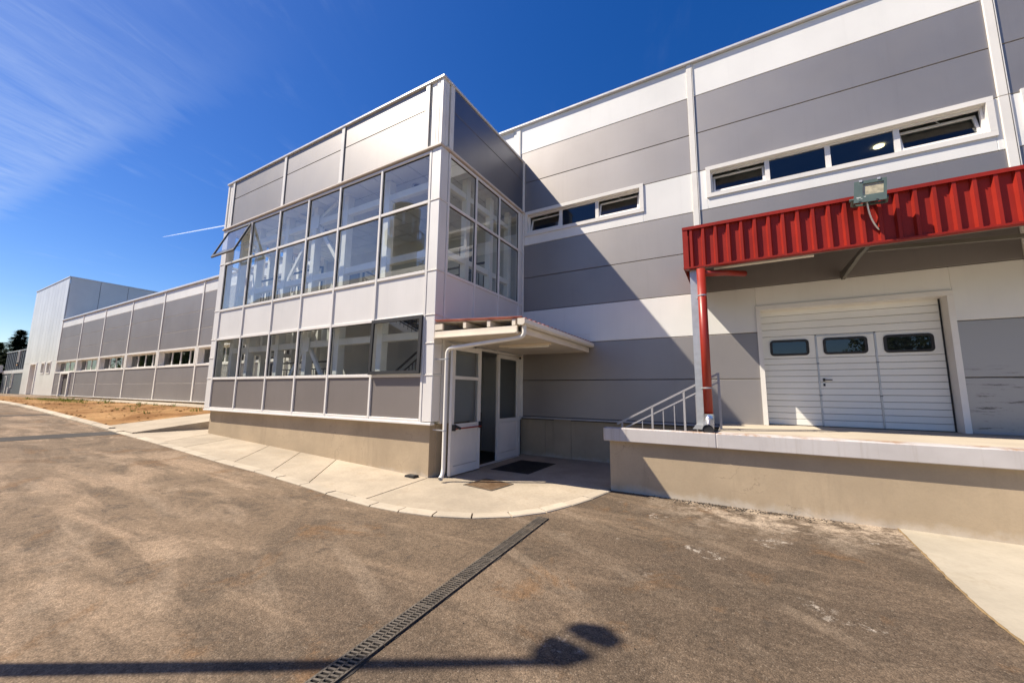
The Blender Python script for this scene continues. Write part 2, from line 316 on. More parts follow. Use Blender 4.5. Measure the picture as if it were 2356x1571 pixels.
class MB:
    """collects simple solids into one mesh"""
    def __init__(s): s.v = []; s.f = []
    def box(s, x0, x1, y0, y1, z0, z1):
        k = len(s.v); s.v += [(x, y, z) for x in (x0, x1) for y in (y0, y1) for z in (z0, z1)]
        s.f += [tuple(k+i for i in q) for q in ((0, 1, 3, 2), (4, 6, 7, 5), (0, 4, 5, 1), (2, 3, 7, 6), (0, 2, 6, 4), (1, 5, 7, 3))]; return s
    def bar(s, a, b, w, h, up=(0, 0, 1)):
        a, b = Vector(a), Vector(b); d = (b-a).normalized(); u = Vector(up)
        if abs(d.dot(u)) > .98: u = Vector((0, 1, 0))
        r = d.cross(u).normalized()*w/2; u = r.cross(d).normalized()*h/2; k = len(s.v)
        s.v += [tuple(p+i*r+j*u) for p in (a, b) for i in (-1, 1) for j in (-1, 1)]
        s.f += [tuple(k+i for i in q) for q in ((0, 1, 3, 2), (4, 6, 7, 5), (0, 4, 5, 1), (2, 3, 7, 6), (0, 2, 6, 4), (1, 5, 7, 3))]; return s
    def prism(s, poly, axis, a0, a1):
        k = len(s.v); n = len(poly)
        def P(u, v, a): return {'x': (a, u, v), 'y': (u, a, v), 'z': (u, v, a)}[axis]
        s.v += [P(u, v, a0) for u, v in poly]+[P(u, v, a1) for u, v in poly]
        s.f += [tuple(k+i for i in range(n)), tuple(k+n+i for i in reversed(range(n)))]+[(k+i, k+(i+1) % n, k+n+(i+1) % n, k+n+i) for i in range(n)]; return s
    def tube(s, pts, r, n=12, cap=True):
        pts = [Vector(p) for p in pts]; rings = []
        for i, p in enumerate(pts):
            d = ((pts[i]-pts[i-1]).normalized() if i else Vector()) + ((pts[i+1]-pts[i]).normalized() if i+1 < len(pts) else Vector()); d.normalize()
            a = d.orthogonal().normalized() if i == 0 else (ref-ref.dot(d)*d).normalized()
            ref = a; b = d.cross(a); rr = r[i] if isinstance(r, (list, tuple)) else r; k = len(s.v)
            s.v += [tuple(p+rr*(math.cos(t)*a+math.sin(t)*b)) for t in [2*math.pi*j/n for j in range(n)]]; rings.append(k)
        for k0, k1 in zip(rings, rings[1:]): s.f += [(k0+j, k0+(j+1) % n, k1+(j+1) % n, k1+j) for j in range(n)]
        if cap: s.f += [tuple(rings[0]+j for j in reversed(range(n))), tuple(rings[-1]+j for j in range(n))]
        return s
    def build(s, name, m, par=None, smooth=False, at=None): return mesh(name, s.v, s.f, m, par, smooth, at)
def arc(a, c, b, n=6):
    a, b, c = Vector(a), Vector(b), Vector(c); return [(1-t)**2*a+2*t*(1-t)*c+t*t*b for t in [i/n for i in range(n+1)]]
def pull(X, z, Yfrom, Yto):
    """the point on plane Yto seen where (X, z) on plane Yfrom is seen"""
    k = Yto/Yfrom; return X*k, 1.72+(z-1.72)*k

# ------------------------------------------------------------------ ground
XR, XL, YT, YM = -5.297, -14.84, 5.998, 9.81
def gz(x):
    if x > -4.4: return 0.
    if x > -6.4: t = (-4.4-x)/2; return .035*t*t*.5*2*1.0
    v = .035*(-5.4-x)
    return v if v < .75 else .75+.24*(1-math.exp(-(v-.75)/.24))
xs = sorted(set([-160, -120, -90, -75, -60, -50]+[-45+i for i in range(0, 39)]+[-6.4, -6, -5.5, -5, -4.4, -3, 0, 5, 15, 40]))
def sheet(name, x0, x1, y0, y1, dz, m, kind='structure', ny=2, par=None):
    X = [x0]+[x for x in xs if x0 < x < x1]+[x1]; Y = [y0+(y1-y0)*i/(ny-1) for i in range(ny)]
    v = [(x, y, gz(x)+dz) for x in X for y in Y]; f = [(i*ny+j, (i+1)*ny+j, (i+1)*ny+j+1, i*ny+j+1) for i in range(len(X)-1) for j in range(ny-1)]
    o = mesh(name, v, f, m, par)
    if not par: tag(o, kind=kind)
    return o
v = []; f = []
GX = [-4000, -600, -160, -120, -90, -60, -45, -35, -25, -15, -5.4, 40, 600, 4000]; GY = [-4000, -300, 9, 60, 300, 4000]
for x in GX:
    for y in GY: v.append((x, y, gz(max(x, -160))-.06))
for i in range(len(GX)-1):
    for j in range(len(GY)-1): k = i*6+j; f.append((k, k+6, k+7, k+1))
tag(mesh('ground', v, f, far_mat), kind='structure')
road = sheet('asphalt_yard', -150, 36, -26, 9.7, 0, asph)
patch = sheet('asphalt_patch', -16.85, -15.95, -5, 4.42, .004, patch_mat)
sheet('road_joint', -24.1, -23.75, -5, 4.5, .004, patch_mat)

# pavement: kerb stones, slabs and the entrance pad
KP = [(-62, 4.42), (-30, 4.42), (-20, 4.45), (-16.3, 4.42), (-13.4, 4.42), (-11, 4.37), (-9.8, 4.34), (-8.2, 4.36), (-6.55, 4.31), (-5.77, 4.26), (-4.93, 4.22), (-4.4, 4.25), (-3.75, 4.37), (-3.3, 4.56), (-2.97, 4.79), (-2.7, 5.06), (-2.5, 5.38), (-2.36, 5.75), (-2.22, 6.2), (-2.11, 6.7), (-2.05, 7.14)]
def resample(P, step0, step1, xs_):
    P = [Vector((*p, 0)) for p in P]; out = [P[0]]; i = 0; pos = P[0].copy(); i = 1
    while i < len(P):
        st = step0 if pos.x < xs_ else step1; need = st; cur = pos.copy()
        while i < len(P) and (P[i]-cur).length < need: need -= (P[i]-cur).length; cur = P[i].copy(); i += 1
        if i >= len(P): break
        cur = cur+(P[i]-cur).normalized()*need; pos = cur; out.append(cur.copy())
    out.append(P[-1]); return out
pavement = tag(link(bpy.data.objects.new('pavement', None), None, (-6, 5, 0)), kind='structure')
kp = resample(KP, .8, .56, -6.2)
KW = .19
def nrm2(i):
    a = kp[max(0, i-1)]; b = kp[min(len(kp)-1, i+1)]; d = (b-a).normalized(); return Vector((-d.y, d.x, 0))
inner = []
for i, p in enumerate(kp): inner.append(p+nrm2(i)*KW)
for i in range(len(kp)-1):
    a, b, c, d = kp[i], kp[i+1], inner[i+1], inner[i]
    e = (b-a)*(.010/max((b-a).length, .01))
    hi = .085 if a.x < -18 else (.022 if a.x > -17 else .05)
    hi += random.uniform(-.004, .006)
    P = [a+e*1.1, b-e*1.1, c-e*1.1, d+e*1.1]; ch = .02 if hi < .05 else .05
    top = [P[0]+(P[3]-P[0]).normalized()*ch, P[1]+(P[2]-P[1]).normalized()*ch, P[2], P[3]]
    vs = [(q.x, q.y, gz(q.x)-.05) for q in P]+[(q.x, q.y, gz(q.x)+hi*.45) for q in P[:2]]+[(q.x, q.y, gz(q.x)+hi) for q in top]
    mesh('kerb_stone', vs, [(0, 1, 5, 4), (4, 5, 7, 6), (6, 7, 8, 9), (1, 2, 8, 7, 5), (0, 4, 6, 9, 3), (2, 3, 9, 8), (0, 3, 2, 1)], kerb_mat, pavement, at=((a.x+c.x)/2, (a.y+c.y)/2, gz(a.x)))
def slab(poly, dz, m=pad_mat, name='slab', par=pavement, h=None, sub=1):
    n = len(poly); zf = h or (lambda x, y: gz(x)+dz)
    vs = [(x, y, zf(x, y)) for x, y in poly]+[(x, y, zf(x, y)-.12) for x, y in poly]
    fs = [tuple(range(n))]+[(i, n+i, n+(i+1) % n, (i+1) % n) for i in range(n)]
    cx_ = sum(p[0] for p in poly)/n; cy_ = sum(p[1] for p in poly)/n
    return mesh(name, vs, fs, m, par, at=(cx_, cy_, zf(cx_, cy_)))
def kin(x):   # inner kerb line y at x on the straight run
    for a, b in zip(inner, inner[1:]):
        if a.x <= x <= b.x: return a.y+(b.y-a.y)*(x-a.x)/(b.x-a.x)
    return 4.6
J = [(-15.80, -15.80), (-13.55, -14.62), (-12.26, -13.25), (-9.60, -11.35), (-8.16, -9.91), (-6.85, -8.46), (-5.23, -5.47)]
for (a0, a1), (b0, b1) in zip(J, J[1:]):
    g_ = .013; yb = 6.30
    sl = [(a0+g_, kin(a0)+.014), ((a0+b0)/2, kin((a0+b0)/2)+.014), (b0-g_, kin(b0)+.014), (b1-g_+.0, yb), (a1+g_, yb)]
    slab(sl, .016)
slab([(-15.8, 6.31), (-14.5, 6.31), (-14.5, 9.7), (-15.8, 9.7)], .016)
pad = [(-5.215, kin(-5.215)+.01)]+[(p.x-.006, p.y+.012) for p in inner if p.x > -5.1 and p.y < 7.1]+[(-2.10, 7.25), (-2.10, 9.9), (-5.40, 9.9), (-5.455, 6.3)]
slab(pad, .016, name='entrance_pad')
# the ramp up beside the glazed annex and the walkway along the low hall
def rampz(x, y): t = max(0, min(1, (y-4.6)/3.7)); return (gz(x)+.02)*(1-t)+.82*t
rv = []; rf = []
for j in range(9):
    y = 4.63+(8.3-4.63)*j/8
    for x in (-18.15, -15.83): rv.append((x+(0 if x < -17 else 0)-(.22*j/8 if x < -17 else 0), y, rampz(x, y)+.02))
k = len(rv)
rv += [(x, y, z-.6) for x, y, z in rv]
for j in range(8):
    a = 2*j; rf += [(a, a+1, a+3, a+2), (a+1, k+a+1, k+a+3, a+3), (a, a+2, k+a+2, k+a)]
rf += [(0, k, k+1, 1)]
mesh('ramp', rv, rf, pad_mat, pavement)
for i in range(16):
    x0 = -64+i*3.0; box('walkway_slab', x0+.006, x0+2.994, 8.25, 9.79, .80, .935+random.uniform(-.004, .004), pad_mat, pavement)
slab([(-18.3, 8.31), (-15.9, 8.31), (-15.9, 9.75), (-18.3, 9.75)], 0, h=lambda x, y: .845)

# dirt bank between kerb and walkway
rd = random.Random(3)
def bank(x, y):
    t = max(0, min(1, (y-4.6)/3.65)); t = t*t*(3-2*t)
    z_ = (gz(x)+.03)*(1-t)+.915*t; t2 = max(0, min(1, (x+21.)/2.6)); return z_*(1-t2)+(rampz(-18.15, y)-.02)*t2
nx, ny = 150, 16; v = []; f = []
for i in range(nx+1):
    x = -66+(66-18.25)*i/nx
    for j in range(ny+1):
        y = 4.6+(8.27-4.6)*j/ny
        n_ = (math.sin(x*3.1+y*2.3)+math.sin(x*1.3-y*3.7+1.2)+math.sin(x*5.7+y*6.1))*.012+rd.uniform(-.018, .018)
        e_ = min(1, min(j, ny-j)/2.)
        v.append((x, y, bank(x, y)+n_*e_+.03*e_))
for i in range(nx):
    for j in range(ny): a = i*(ny+1)+j; f.append((a, a+ny+1, a+ny+2, a+1))
tag(mesh('soil_bank', v, f, soil_mat), kind='structure')
v = []; f = []
def tuft(x, y, z, h, nb, sp):
    for _ in range(nb):
        a = rd.uniform(0, 6.28); l = h*rd.uniform(.5, 1); w = h*.09; bx, by = x+rd.gauss(0, sp), y+rd.gauss(0, sp); lean = rd.uniform(.2, .8)*l
        k = len(v); c_, s_ = math.cos(a), math.sin(a)
        v.extend([(bx-s_*w, by+c_*w, z), (bx+s_*w, by-c_*w, z), (bx+c_*lean*.5, by+s_*lean*.5, z+l*.7), (bx+c_*lean, by+s_*lean, z+l)]); f.append((k, k+1, k+2)); f.append((k+1, k+3, k+2))
for _ in range(260):
    x = rd.uniform(-46, -19); y = rd.triangular(5.2, 8.2, 7.9)
    tuft(x, y, bank(x, y)+.02, rd.uniform(.03, .09), 6, .10)
for _ in range(300):
    x = rd.gauss(-35, 2.4); y = rd.gauss(6.9, .45); tuft(x, y, bank(x, y)+.02, rd.uniform(.05, .13), 7, .16)
for _ in range(46):
    x = rd.uniform(-40, -19); y = rd.uniform(6.2, 8.1); tuft(x, y, bank(x, y)+.02, rd.uniform(.12, .24), 7, .04)
tag(mesh('weeds', v, f, grass_mat), 'sparse green weeds sprouting on the ochre soil bank', 'weeds', kind='stuff')
v = []; f = []
def pebble(x, y, z, r):
    k = len(v)
    for q in ((1, 0, 0), (-1, 0, 0), (0, 1, 0), (0, -1, 0), (0, 0, .8), (0, 0, -.6)): v.append((x+q[0]*r*rd.uniform(.7, 1.3), y+q[1]*r*rd.uniform(.7, 1.3), z+q[2]*r*rd.uniform(.6, 1)))
    f.extend([tuple(k+i for i in t) for t in ((0, 2, 4), (2, 1, 4), (1, 3, 4), (3, 0, 4), (2, 0, 5), (1, 2, 5), (3, 1, 5), (0, 3, 5))])
for _ in range(380):
    x = rd.uniform(-42, -18.6); y = rd.uniform(4.7, 8.1); pebble(x, y, bank(x, y)+.03, rd.uniform(.015, .06))
tag(mesh('soil_clods', v, f, soil_mat), 'brown clods and stones scattered over the soil bank', 'stones', kind='stuff')
v = []; f = []
for _ in range(520):
    x = rd.triangular(-1.9, 1.5, -.6); y = 7.22-abs(rd.gauss(0, .10)); pebble(x, y, .004, rd.uniform(.004, .014))
for _ in range(160): pebble(rd.uniform(-6, 3.5), rd.uniform(1.2, 6.8), .003, rd.uniform(.003, .008))
tag(mesh('gravel', v, f, patch_mat), 'loose dark gravel swept against the foot of the loading dock', 'gravel', kind='stuff')

# concrete apron at the right edge, drain channel, plates
ap = [(1.74, 7.24), (1.70, 6.4), (1.655, 5.6), (1.63, 4.9), (1.66, 4.3), (1.70, 3.0), (1.74, 0), (1.7, -12), (22, -12), (22, 7.24)]
o = mesh('concrete_apron', [(x, y, .010) for x, y in ap]+[(x, y, -.05) for x, y in ap], [tuple(range(10))]+[(i, 10+i, 10+(i+1) % 10, (i+1) % 10) for i in range(10)], slab_mat); tag(o, kind='structure')
rust_edge = concrete('ochre_joint_sand', (.30, .21, .11), (.2, .12, .05), .3, .5, .4, .5)
v = []; f = []; pts = ap[:6]
fine = []
for (xa, ya), (xb, yb) in zip(pts, pts[1:]):
    for t in range(14): fine.append((xa+(xb-xa)*t/14, ya+(yb-ya)*t/14))
for x, y in fine: v += [(x-.003-abs(rd.gauss(0, .006)), y, .006), (x, y, .017), (x+.004+abs(rd.gauss(0, .006)), y, .0135)]
for i in range(len(fine)-1):
    a = 3*i; f += [(a, a+1, a+4, a+3), (a+1, a+2, a+5, a+4)]
tag(mesh('joint_sand', v, f, rust_edge), 'thin ochre line of sand along the concrete apron edge', 'sand', kind='stuff')

A_, B_ = Vector((-2.432, 5.14, 0)), Vector((-2.17, .55, 0)); dd_ = (B_-A_).normalized(); nn_ = Vector((-dd_.y, dd_.x, 0)); CW = .138
drain = thing('drainage_channel', (A_+B_)/2, 'narrow black slotted drainage channel crossing the asphalt towards the entrance', 'drain')
def dr(s, t, z): p = A_+dd_*s+nn_*t; return (p.x, p.y, z)
Ld = (B_-A_).length
v = []; f = []; nseg = 70
for i in range(nseg+1):
    s = Ld*i/nseg
    v += [dr(s, -CW*.5-.012-abs(rd.gauss(0, .008)), .0035), dr(s, -CW*.5-.004, .010), dr(s, CW*.5+.004, .010), dr(s, CW*.5+.012+abs(rd.gauss(0, .008)), .0035)]
for i in range(nseg):
    a = 4*i
    for j in (0, 2): f.append((a+j, a+j+1, a+j+5, a+j+4))
mesh('asphalt_lip', v, f, patch_mat, drain)
v = [dr(-.01, -CW*.5, .0045), dr(-.01, CW*.5, .0045), dr(Ld, CW*.5, .0045), dr(Ld, -CW*.5, .0045)]
mesh('channel_bed', v, [(0, 1, 2, 3)], paint('silted_slot_shade', (.040, .034, .028), .8, 0, .3, 6), drain)  # dark plate under the slots: recess shade and silt in its colour
grate_mat = paint('cast_iron_grate', (.12, .102, .082), .6, .3, .3, 14, bump=.3, bs=90, dirt=((.26, .20, .14), .9))
ng = 9; gl_ = Ld/ng; gm = None
for i in range(ng):
    s0 = i*gl_+.004; ctr = A_+dd_*(s0+gl_/2)
    if gm is None:
        mb = MB(); h = CW/2
        for t in (-h, 0, h): mb.bar((t, -gl_/2+.004, .010), (t, gl_/2-.004, .010), .016 if t else .012, .011)
        nb = 14
        for b in range(nb+1):
            y = -gl_/2+.010+(gl_-.02)*b/nb
            mb.bar((-h, y-.006, .0105), (0, y+.006, .0105), .015, .010); mb.bar((0, y-.006, .0105), (h, y+.006, .0105), .015, .010)
        g0 = mb.build('grate', grate_mat, None); gm = g0.data; bpy.data.objects.remove(g0)
    o = link(bpy.data.objects.new('grate', gm), drain, (ctr.x, ctr.y, .002)); o.rotation_euler = (0, 0, math.atan2(dd_.y, dd_.x)-math.pi/2)

pl = thing('inspection_cover', (-4.13, 6.33, .02), 'rusty checker-plate inspection cover set in the entrance pad, half in shade', 'manhole cover')
q = [(-4.50, 6.05), (-3.83, 5.96), (-3.755, 6.60), (-4.44, 6.71)]
mesh('cover_plate', [(x, y, .024) for x, y in q]+[(x, y, .016) for x, y in q], [(0, 1, 2, 3)]+[(i, 4+i, 4+(i+1) % 4, (i+1) % 4) for i in range(4)], plate_mat, pl)
mb = MB()
for i in range(4): a, b = q[i], q[(i+1) % 4]; mb.bar((*a, .023), (*b, .023), .022, .012)
mb.build('cover_frame', grate_mat, pl)
mt = thing('door_mat', (-4.42, 8.3, .02), 'black ribbed rubber mat lying before the open entrance door', 'door mat')
box('mat_base', -4.90, -3.93, 7.55, 9.02, .0165, .024, black_rub, mt)
mb = MB()
for i in range(27): x = -4.87+i*.035; mb.box(x, x+.014, 7.58, 8.99, .0235, .031)
mb.build('rubber_ribs', black_rub, mt)

# ------------------------------------------------------------------ main hall
hall = thing('main_hall', (4, 11, 0), 'tall factory hall with grey and white horizontal panels behind the red canopy', 'building')
Z = [1.082+i for i in range(10)]
POST = [-5.50, -.60, 4.42, 9.44, 14.46]
WINS = [(-5.27, -1.81), (-.365, 4.282), (4.615, 9.30), (9.62, 14.3)]
GD = (.447, 3.443, 1.12, 3.645)
cols = [grey_panel, grey_panel, white_panel, grey_panel, grey_panel, white_panel, grey_panel, grey_panel, white_panel]
def hpanel(x0, x1, z0, z1, m, y=YM, t=.06, name='wall_panel', par=None): return box(name, x0, x1, y, y+t, z0+.006, z1-.006, m, par or hall, .008)
def scuffed():
    g = G('scuffed_grey_coat'); sep = g.node('ShaderNodeSeparateXYZ'); g.L.new(g.pos, sep.inputs[0])
    sf = g.math('MULTIPLY', g.ramp(g.noise(4.5, 8, .78, stretch=(.35, 1, 3.2)), .54, .62), g.ramp(g.noise(1.4, 4), .44, .56)); sf = g.math('MULTIPLY', sf, g.ramp(sep.outputs[2], 2.5, 1.9))
    c = g.mix(g.math('MULTIPLY', sf, .85), (.40, .385, .37), (.06, .055, .05)); g.bsdf(c, .5, .55); return g.m
scuff_mat = scuffed()
bays = list(zip([-16.0]+POST, POST+[18]))
for bi, (x0, x1) in enumerate(bays):
    a, b = x0+.075, x1-.075
    if bi == 0: continue
    for k in range(9):
        zt = Z[k+1] if k < 8 else 9.98
        segs = [(a, b, Z[k], zt)]
        if k == 5:
            for (w0, w1) in WINS:
                if w0 > a-.1 and w1 < b+.12 or (bi == 1 and w0 == -5.27):
                    segs = [(a, w0+.02, Z[k], zt), (w1-.02, b, Z[k], zt), (max(a, w0+.02), w1-.02, Z[k], 6.38), (max(a, w0+.02), w1-.02, 7.1, zt)]
                    segs = [s for s in segs if s[1]-s[0] > .03 and s[3]-s[2] > .02]
        if bi == 2 and k < 3:
            if k < 2: segs = [(a, GD[0]+.01, Z[k], zt), (GD[1]-.01, b, Z[k], zt)]
            else: segs = [(a, GD[0]+.01, Z[k], zt), (GD[1]-.01, b, Z[k], zt), (GD[0]+.01, GD[1]-.01, GD[3]-.01, zt)]
        for s in segs: hpanel(*s, scuff_mat if (bi == 2 and k < 2 and s[0] > 3) else cols[k])
    # liner behind the panels (fills the joints, keeps the hall dark inside)
    for (l0, l1, z0, z1) in ([(x0, x1, 4.0, 6.3), (x0, x1, 7.2, 9.98)]+([(x0, x1, 1.0, 4.0)] if bi != 2 else [(x0, GD[0]+.02, 1.0, 4.0), (GD[1]-.02, x1, 1.0, 4.0), (GD[0]+.02, GD[1]-.02, GD[3]-.04, 4.0)])):
        box('wall_liner', l0, l1, YM+.065, YM+.09, z0, z1, int_dark, hall)
box('side_wall', -14.9, -14.8, 9.9, 30, 1, 9.98, white_panel, hall)
box('wall_panel', -14.8, -5.7, YM+.02, YM+.08, 8.2, 9.98, white_panel, hall)
box('wall_panel', -5.68, -5.55, YM, YM+.06, 9.0, 9.98, white_panel, hall)
for x in POST[0:4]:
    o = box('joint_cover', x-.075, x+.075, YM-.028, YM+.02, 7.085, 9.98, trim, hall, .006)
    box('cover_groove', x+.045, x+.053, YM-.031, YM-.0285, 7.085, 9.98, int_dark, o)
    o = box('joint_cover', x-.075, x+.075, YM-.028, YM+.02, 1.082, 7.075, trim, hall, .006)
    box('cover_groove', x+.045, x+.053, YM-.031, YM-.0285, 1.082, 7.075, int_dark, o)
box('roof_coping', -14.9, 18, YM-.075, YM+.45, 9.982, 10.05, coping, hall, .01)
box('roof', -14.9, 18, YM+.46, 30, 9.80, 9.95, int_dark, hall)
box('base_flashing', -5.3, -.25, YM-.045, YM+.05, 1.03, 1.075, rail_grey, hall, .006)
box('base_flashing', 3.45, 18, YM-.03, YM+.05, 1.125, 1.165, rail_grey, hall, .006)
box('plinth', -5.4, 18, YM+.09, YM+.35, -.1, 1.03, plinth_mat, hall)
for x0, x1, dy in ((-4.36, -3.875, .03), (-5.2, -4.62, .012)): box('plinth_pier', x0, x1, YM+.09-dy, YM+.09, -.1, 1.027, plinth_mat, hall, .004)
box('rear_wall', -14.9, 18, 15.9, 16, 0, 9.8, int_dark, hall)
box('upper_floor', -14.8, 18, YM+.10, 15.9, 5.2, 5.4, int_floor, hall)
box('room_ceiling', -14.8, 18, YM+.10, 15.9, 8.3, 8.4, int_white, hall)
box('end_wall', 17.9, 18, YM+.46, 16, 0, 9.8, int_dark, hall)
for i, (x, y) in enumerate([(.05, 11.2), (1.55, 11.9), (-3.4, 11.2), (5.5, 11.4), (3.6, 13)]):
    d = MB().tube([(x, y, 8.295), (x, y, 8.27)], .11, 16).build('downlight', lamp_on, hall)
def tiltsash(x0, x1, z0, z1, y, ang, par):
    """bottom-hung sash leaning inwards at the top"""
    mb = MB(); w = .045
    for a, b, c, d in ((x0, x1, z0, z0+w), (x0, x1, z1-w, z1), (x0, x0+w, z0+w, z1-w), (x1-w, x1, z0+w, z1-w)): mb.box(a, b, y-.02, y+.02, c, d)
    R = Matrix.Translation((0, y, z0)) @ Matrix.Rotation(ang, 4, 'X') @ Matrix.Translation((0, -y, -z0))
    s = mesh('sash', [R @ Vector(q) for q in mb.v], mb.f, trim2, par)
    g_ = [(x0+w, y, z0+w), (x1-w, y, z0+w), (x1-w, y, z1-w), (x0+w, y, z1-w)]
    mesh('pane', [R @ Vector(q) for q in g_], [(0, 1, 2, 3)], dark_glass, par)
    MB().bar(R @ Vector(((x0+x1)/2+.1, y, z1-.02)), ((x0+x1)/2-.05, y+.005, z1+.025), .012, .012).build('stay_arm', galv, par)
def hallwin(w0, w1, panes, clip=None):
    # panes: (x0, x1, tilting) as seen on the wall plane
    par = mesh('window', *(lambda mb: (mb.v, mb.f))(
        MB().box(w0, w1, YM-.034, YM+.0, 7.03, 7.125).box(w0, w1, YM-.034, YM+.0, 6.36, 6.455)
        .box(w0, w0+.095, YM-.034, YM+.0, 6.457, 7.028).box(w1-.095, w1, YM-.034, YM+.0, 6.457, 7.028)
        .box(w0+.09, w1-.09, YM+.001, YM+.17, 7.02, 7.04).box(w0+.09, w1-.09, YM+.001, YM+.17, 6.445, 6.465)
        .box(w0+.075, w0+.095, YM+.001, YM+.17, 6.466, 7.019).box(w1-.095, w1-.075, YM+.001, YM+.17, 6.466, 7.019)), trim, hall)
    y = YM+.10; k = y/YM
    zb, zt = 6.468, 7.018
    fr = MB(); fr.box(w0+.097, w1-.097, y-.025, y+.03, zt-.035, zt).box(w0+.097, w1-.097, y-.025, y+.03, zb, zb+.035)
    ed = [w0+.097]+[(a[1]+b[0])/2*k for a, b in zip(panes, panes[1:])]+[w1-.097]
    for e in ed[1:-1]: fr.box(e-.045, e+.045, y-.025, y+.03, zb+.036, zt-.036)
    for e in (ed[0]+.02, ed[-1]-.02): fr.box(e-.02, e+.02, y-.025, y+.03, zb+.036, zt-.036)
    fr.build('window_frame', trim2, par)
    for (a, b, t), e0, e1 in zip(panes, ed, ed[1:]):
        if t: tiltsash(e0+.047, e1-.047, zb+.038, zt-.04, y, math.radians(-17), par)
        else: mesh('pane', [(e0+.04, y, zb+.03), (e1-.04, y, zb+.03), (e1-.04, y, zt-.03), (e0+.04, y, zt-.03)], [(0, 1, 2, 3)], dark_glass, par)
hallwin(-5.27, -1.81, [(-5.19, -4.14, 1), (-4.05, -3.09, 0), (-2.98, -1.93, 1)])
hallwin(-.365, 4.282, [(-.22, .817, 1), (.89, 1.884, 0), (1.95, 2.95, 0), (3.01, 4.09, 1)])
hallwin(4.615, 9.30, [(4.75, 5.8, 1), (5.87, 6.9, 0), (6.97, 8.0, 0), (8.07, 9.15, 1)])

# sectional loading door
gd = mesh('loading_door', *(lambda mb: (mb.v, mb.f))(MB()
    .box(GD[0], GD[1], YM-.03, YM+.0, GD[3]-.09, GD[3]).box(GD[0], GD[0]+.085, YM-.03, YM, 1.122, GD[3]-.092).box(GD[1]-.085, GD[1], YM-.03, YM, 1.122, GD[3]-.092)
    .box(GD[0]+.06, GD[0]+.08, YM+.001, YM+.34, 1.122, GD[3]-.08).box(GD[1]-.08, GD[1]-.06, YM+.001, YM+.34, 1.122, GD[3]-.08).box(GD[0]+.081, GD[1]-.081, YM+.001, YM+.34, GD[3]-.09, GD[3]-.07)), trim, hall)
YD = 10.085
door_white = paint('door_white_coat', (.80, .79, .74), .4, 0, .03, 1.2, rnd=.012)
def dX(x): return x*YD/YM
def dZ(z): return 1.72+(z-1.72)*YD/YM
bands = [3.56, 3.40, 3.26, 3.11, 2.965]
lowb = [2.50-(2.50-1.145)*i/11 for i in range(12)]
x_l, x_r = dX(.49), 3.43
wl0, wl1 = dX(1.437), dX(2.337)
def slat(a, b, z0, z1): box('door_slat', a, b, YD, YD+.04, z0+.0035, z1-.0035, door_white, gd, .006)
for z1, z0 in zip(bands, bands[1:]): slat(x_l, x_r, dZ(z0), dZ(z1))
for a, b in ((x_l, wl0-.012), (wl0+.012, wl1-.012), (wl1+.012, x_r)):
    slat(a, b, dZ(2.50), dZ(2.965))
    for z1, z0 in zip(lowb, lowb[1:]): slat(a, b, dZ(z0), dZ(z1))
box('door_backing', x_l, x_r, YD+.041, YD+.06, 1.10, 3.62, int_dark, gd)
box('bottom_seal', x_l, x_r, YD-.002, YD+.04, 1.10, dZ(1.145), black_rub, gd)
box('side_seal', 3.335, 3.357, YD-.012, YD+.0, 1.12, 3.56, black_rub, gd)
wk = mesh('wicket_frame', *(lambda mb: (mb.v, mb.f))(MB().box(wl0-.014, wl0+.014, YD-.012, YD+.03, dZ(1.15), dZ(2.94)).box(wl1-.014, wl1+.014, YD-.012, YD+.03, dZ(1.15), dZ(2.94)).box(wl0+.0145, wl1-.0145, YD-.012, YD+.03, dZ(2.925), dZ(2.945))), galv, gd)
mb = MB()
for x in (wl0, wl1):
    for z in (2.38, 1.745): mb.box(x-.022, x+.022, YD-.02, YD-.0125, dZ(z)-.008, dZ(z)+.008)
mb.build('hinge', dark_metal, wk)
hx, hz = dX(1.51), dZ(2.052)
MB().box(hx-.018, hx+.018, YD-.018, YD-.001, hz-.03, hz+.03).bar((hx, YD-.018, hz), (hx, YD-.06, hz), .018, .018).bar((hx-.012, YD-.06, hz), (hx+.125, YD-.06, hz), .02, .02).box(hx-.016, hx+.016, YD-.012, YD-.001, hz-.125, hz-.075).build('door_handle', black_rub, gd)
def rrect(x0, x1, z0, z1, r, n=4):
    P = []
    for cx_, cz_, a0 in ((x1-r, z1-r, 0), (x0+r, z1-r, 90), (x0+r, z0+r, 180), (x1-r, z0+r, 270)):
        for i in range(n+1): a = math.radians(a0+90*i/n); P.append((cx_+r*math.cos(a), cz_+r*math.sin(a)))
    return P
for a, b, zz0, zz1 in ((.657, 1.318, 2.555, 2.884), (1.546, 2.221, 2.557, 2.889), (2.451, 3.131, 2.554, 2.889)):
    x0, x1, z0, z1 = dX(a), dX(b), dZ(zz0), dZ(zz1)
    o_ = rrect(x0, x1, z0, z1, .07); i_ = rrect(x0+.045, x1-.045, z0+.045, z1-.045, .035); n = len(o_)
    vs = [(x, YD-.001, z) for x, z in o_]+[(x, YD-.022, z) for x, z in o_]+[(x, YD-.022, z) for x, z in i_]+[(x, YD-.006, z) for x, z in i_]
    fs = []
    for r_ in range(3): fs += [(r_*n+i, r_*n+(i+1) % n, (r_+1)*n+(i+1) % n, (r_+1)*n+i) for i in range(n)]
    wf = mesh('vision_panel', vs, fs, black_rub, gd)
    mesh('pane', [(x, YD-.007, z) for x, z in i_], [tuple(range(n))], dark_glass, wf)
    box('pane_backing', x0+.04, x1-.04, YD-.0055, YD-.002, z0+.04, z1-.04, black_rub, wf)

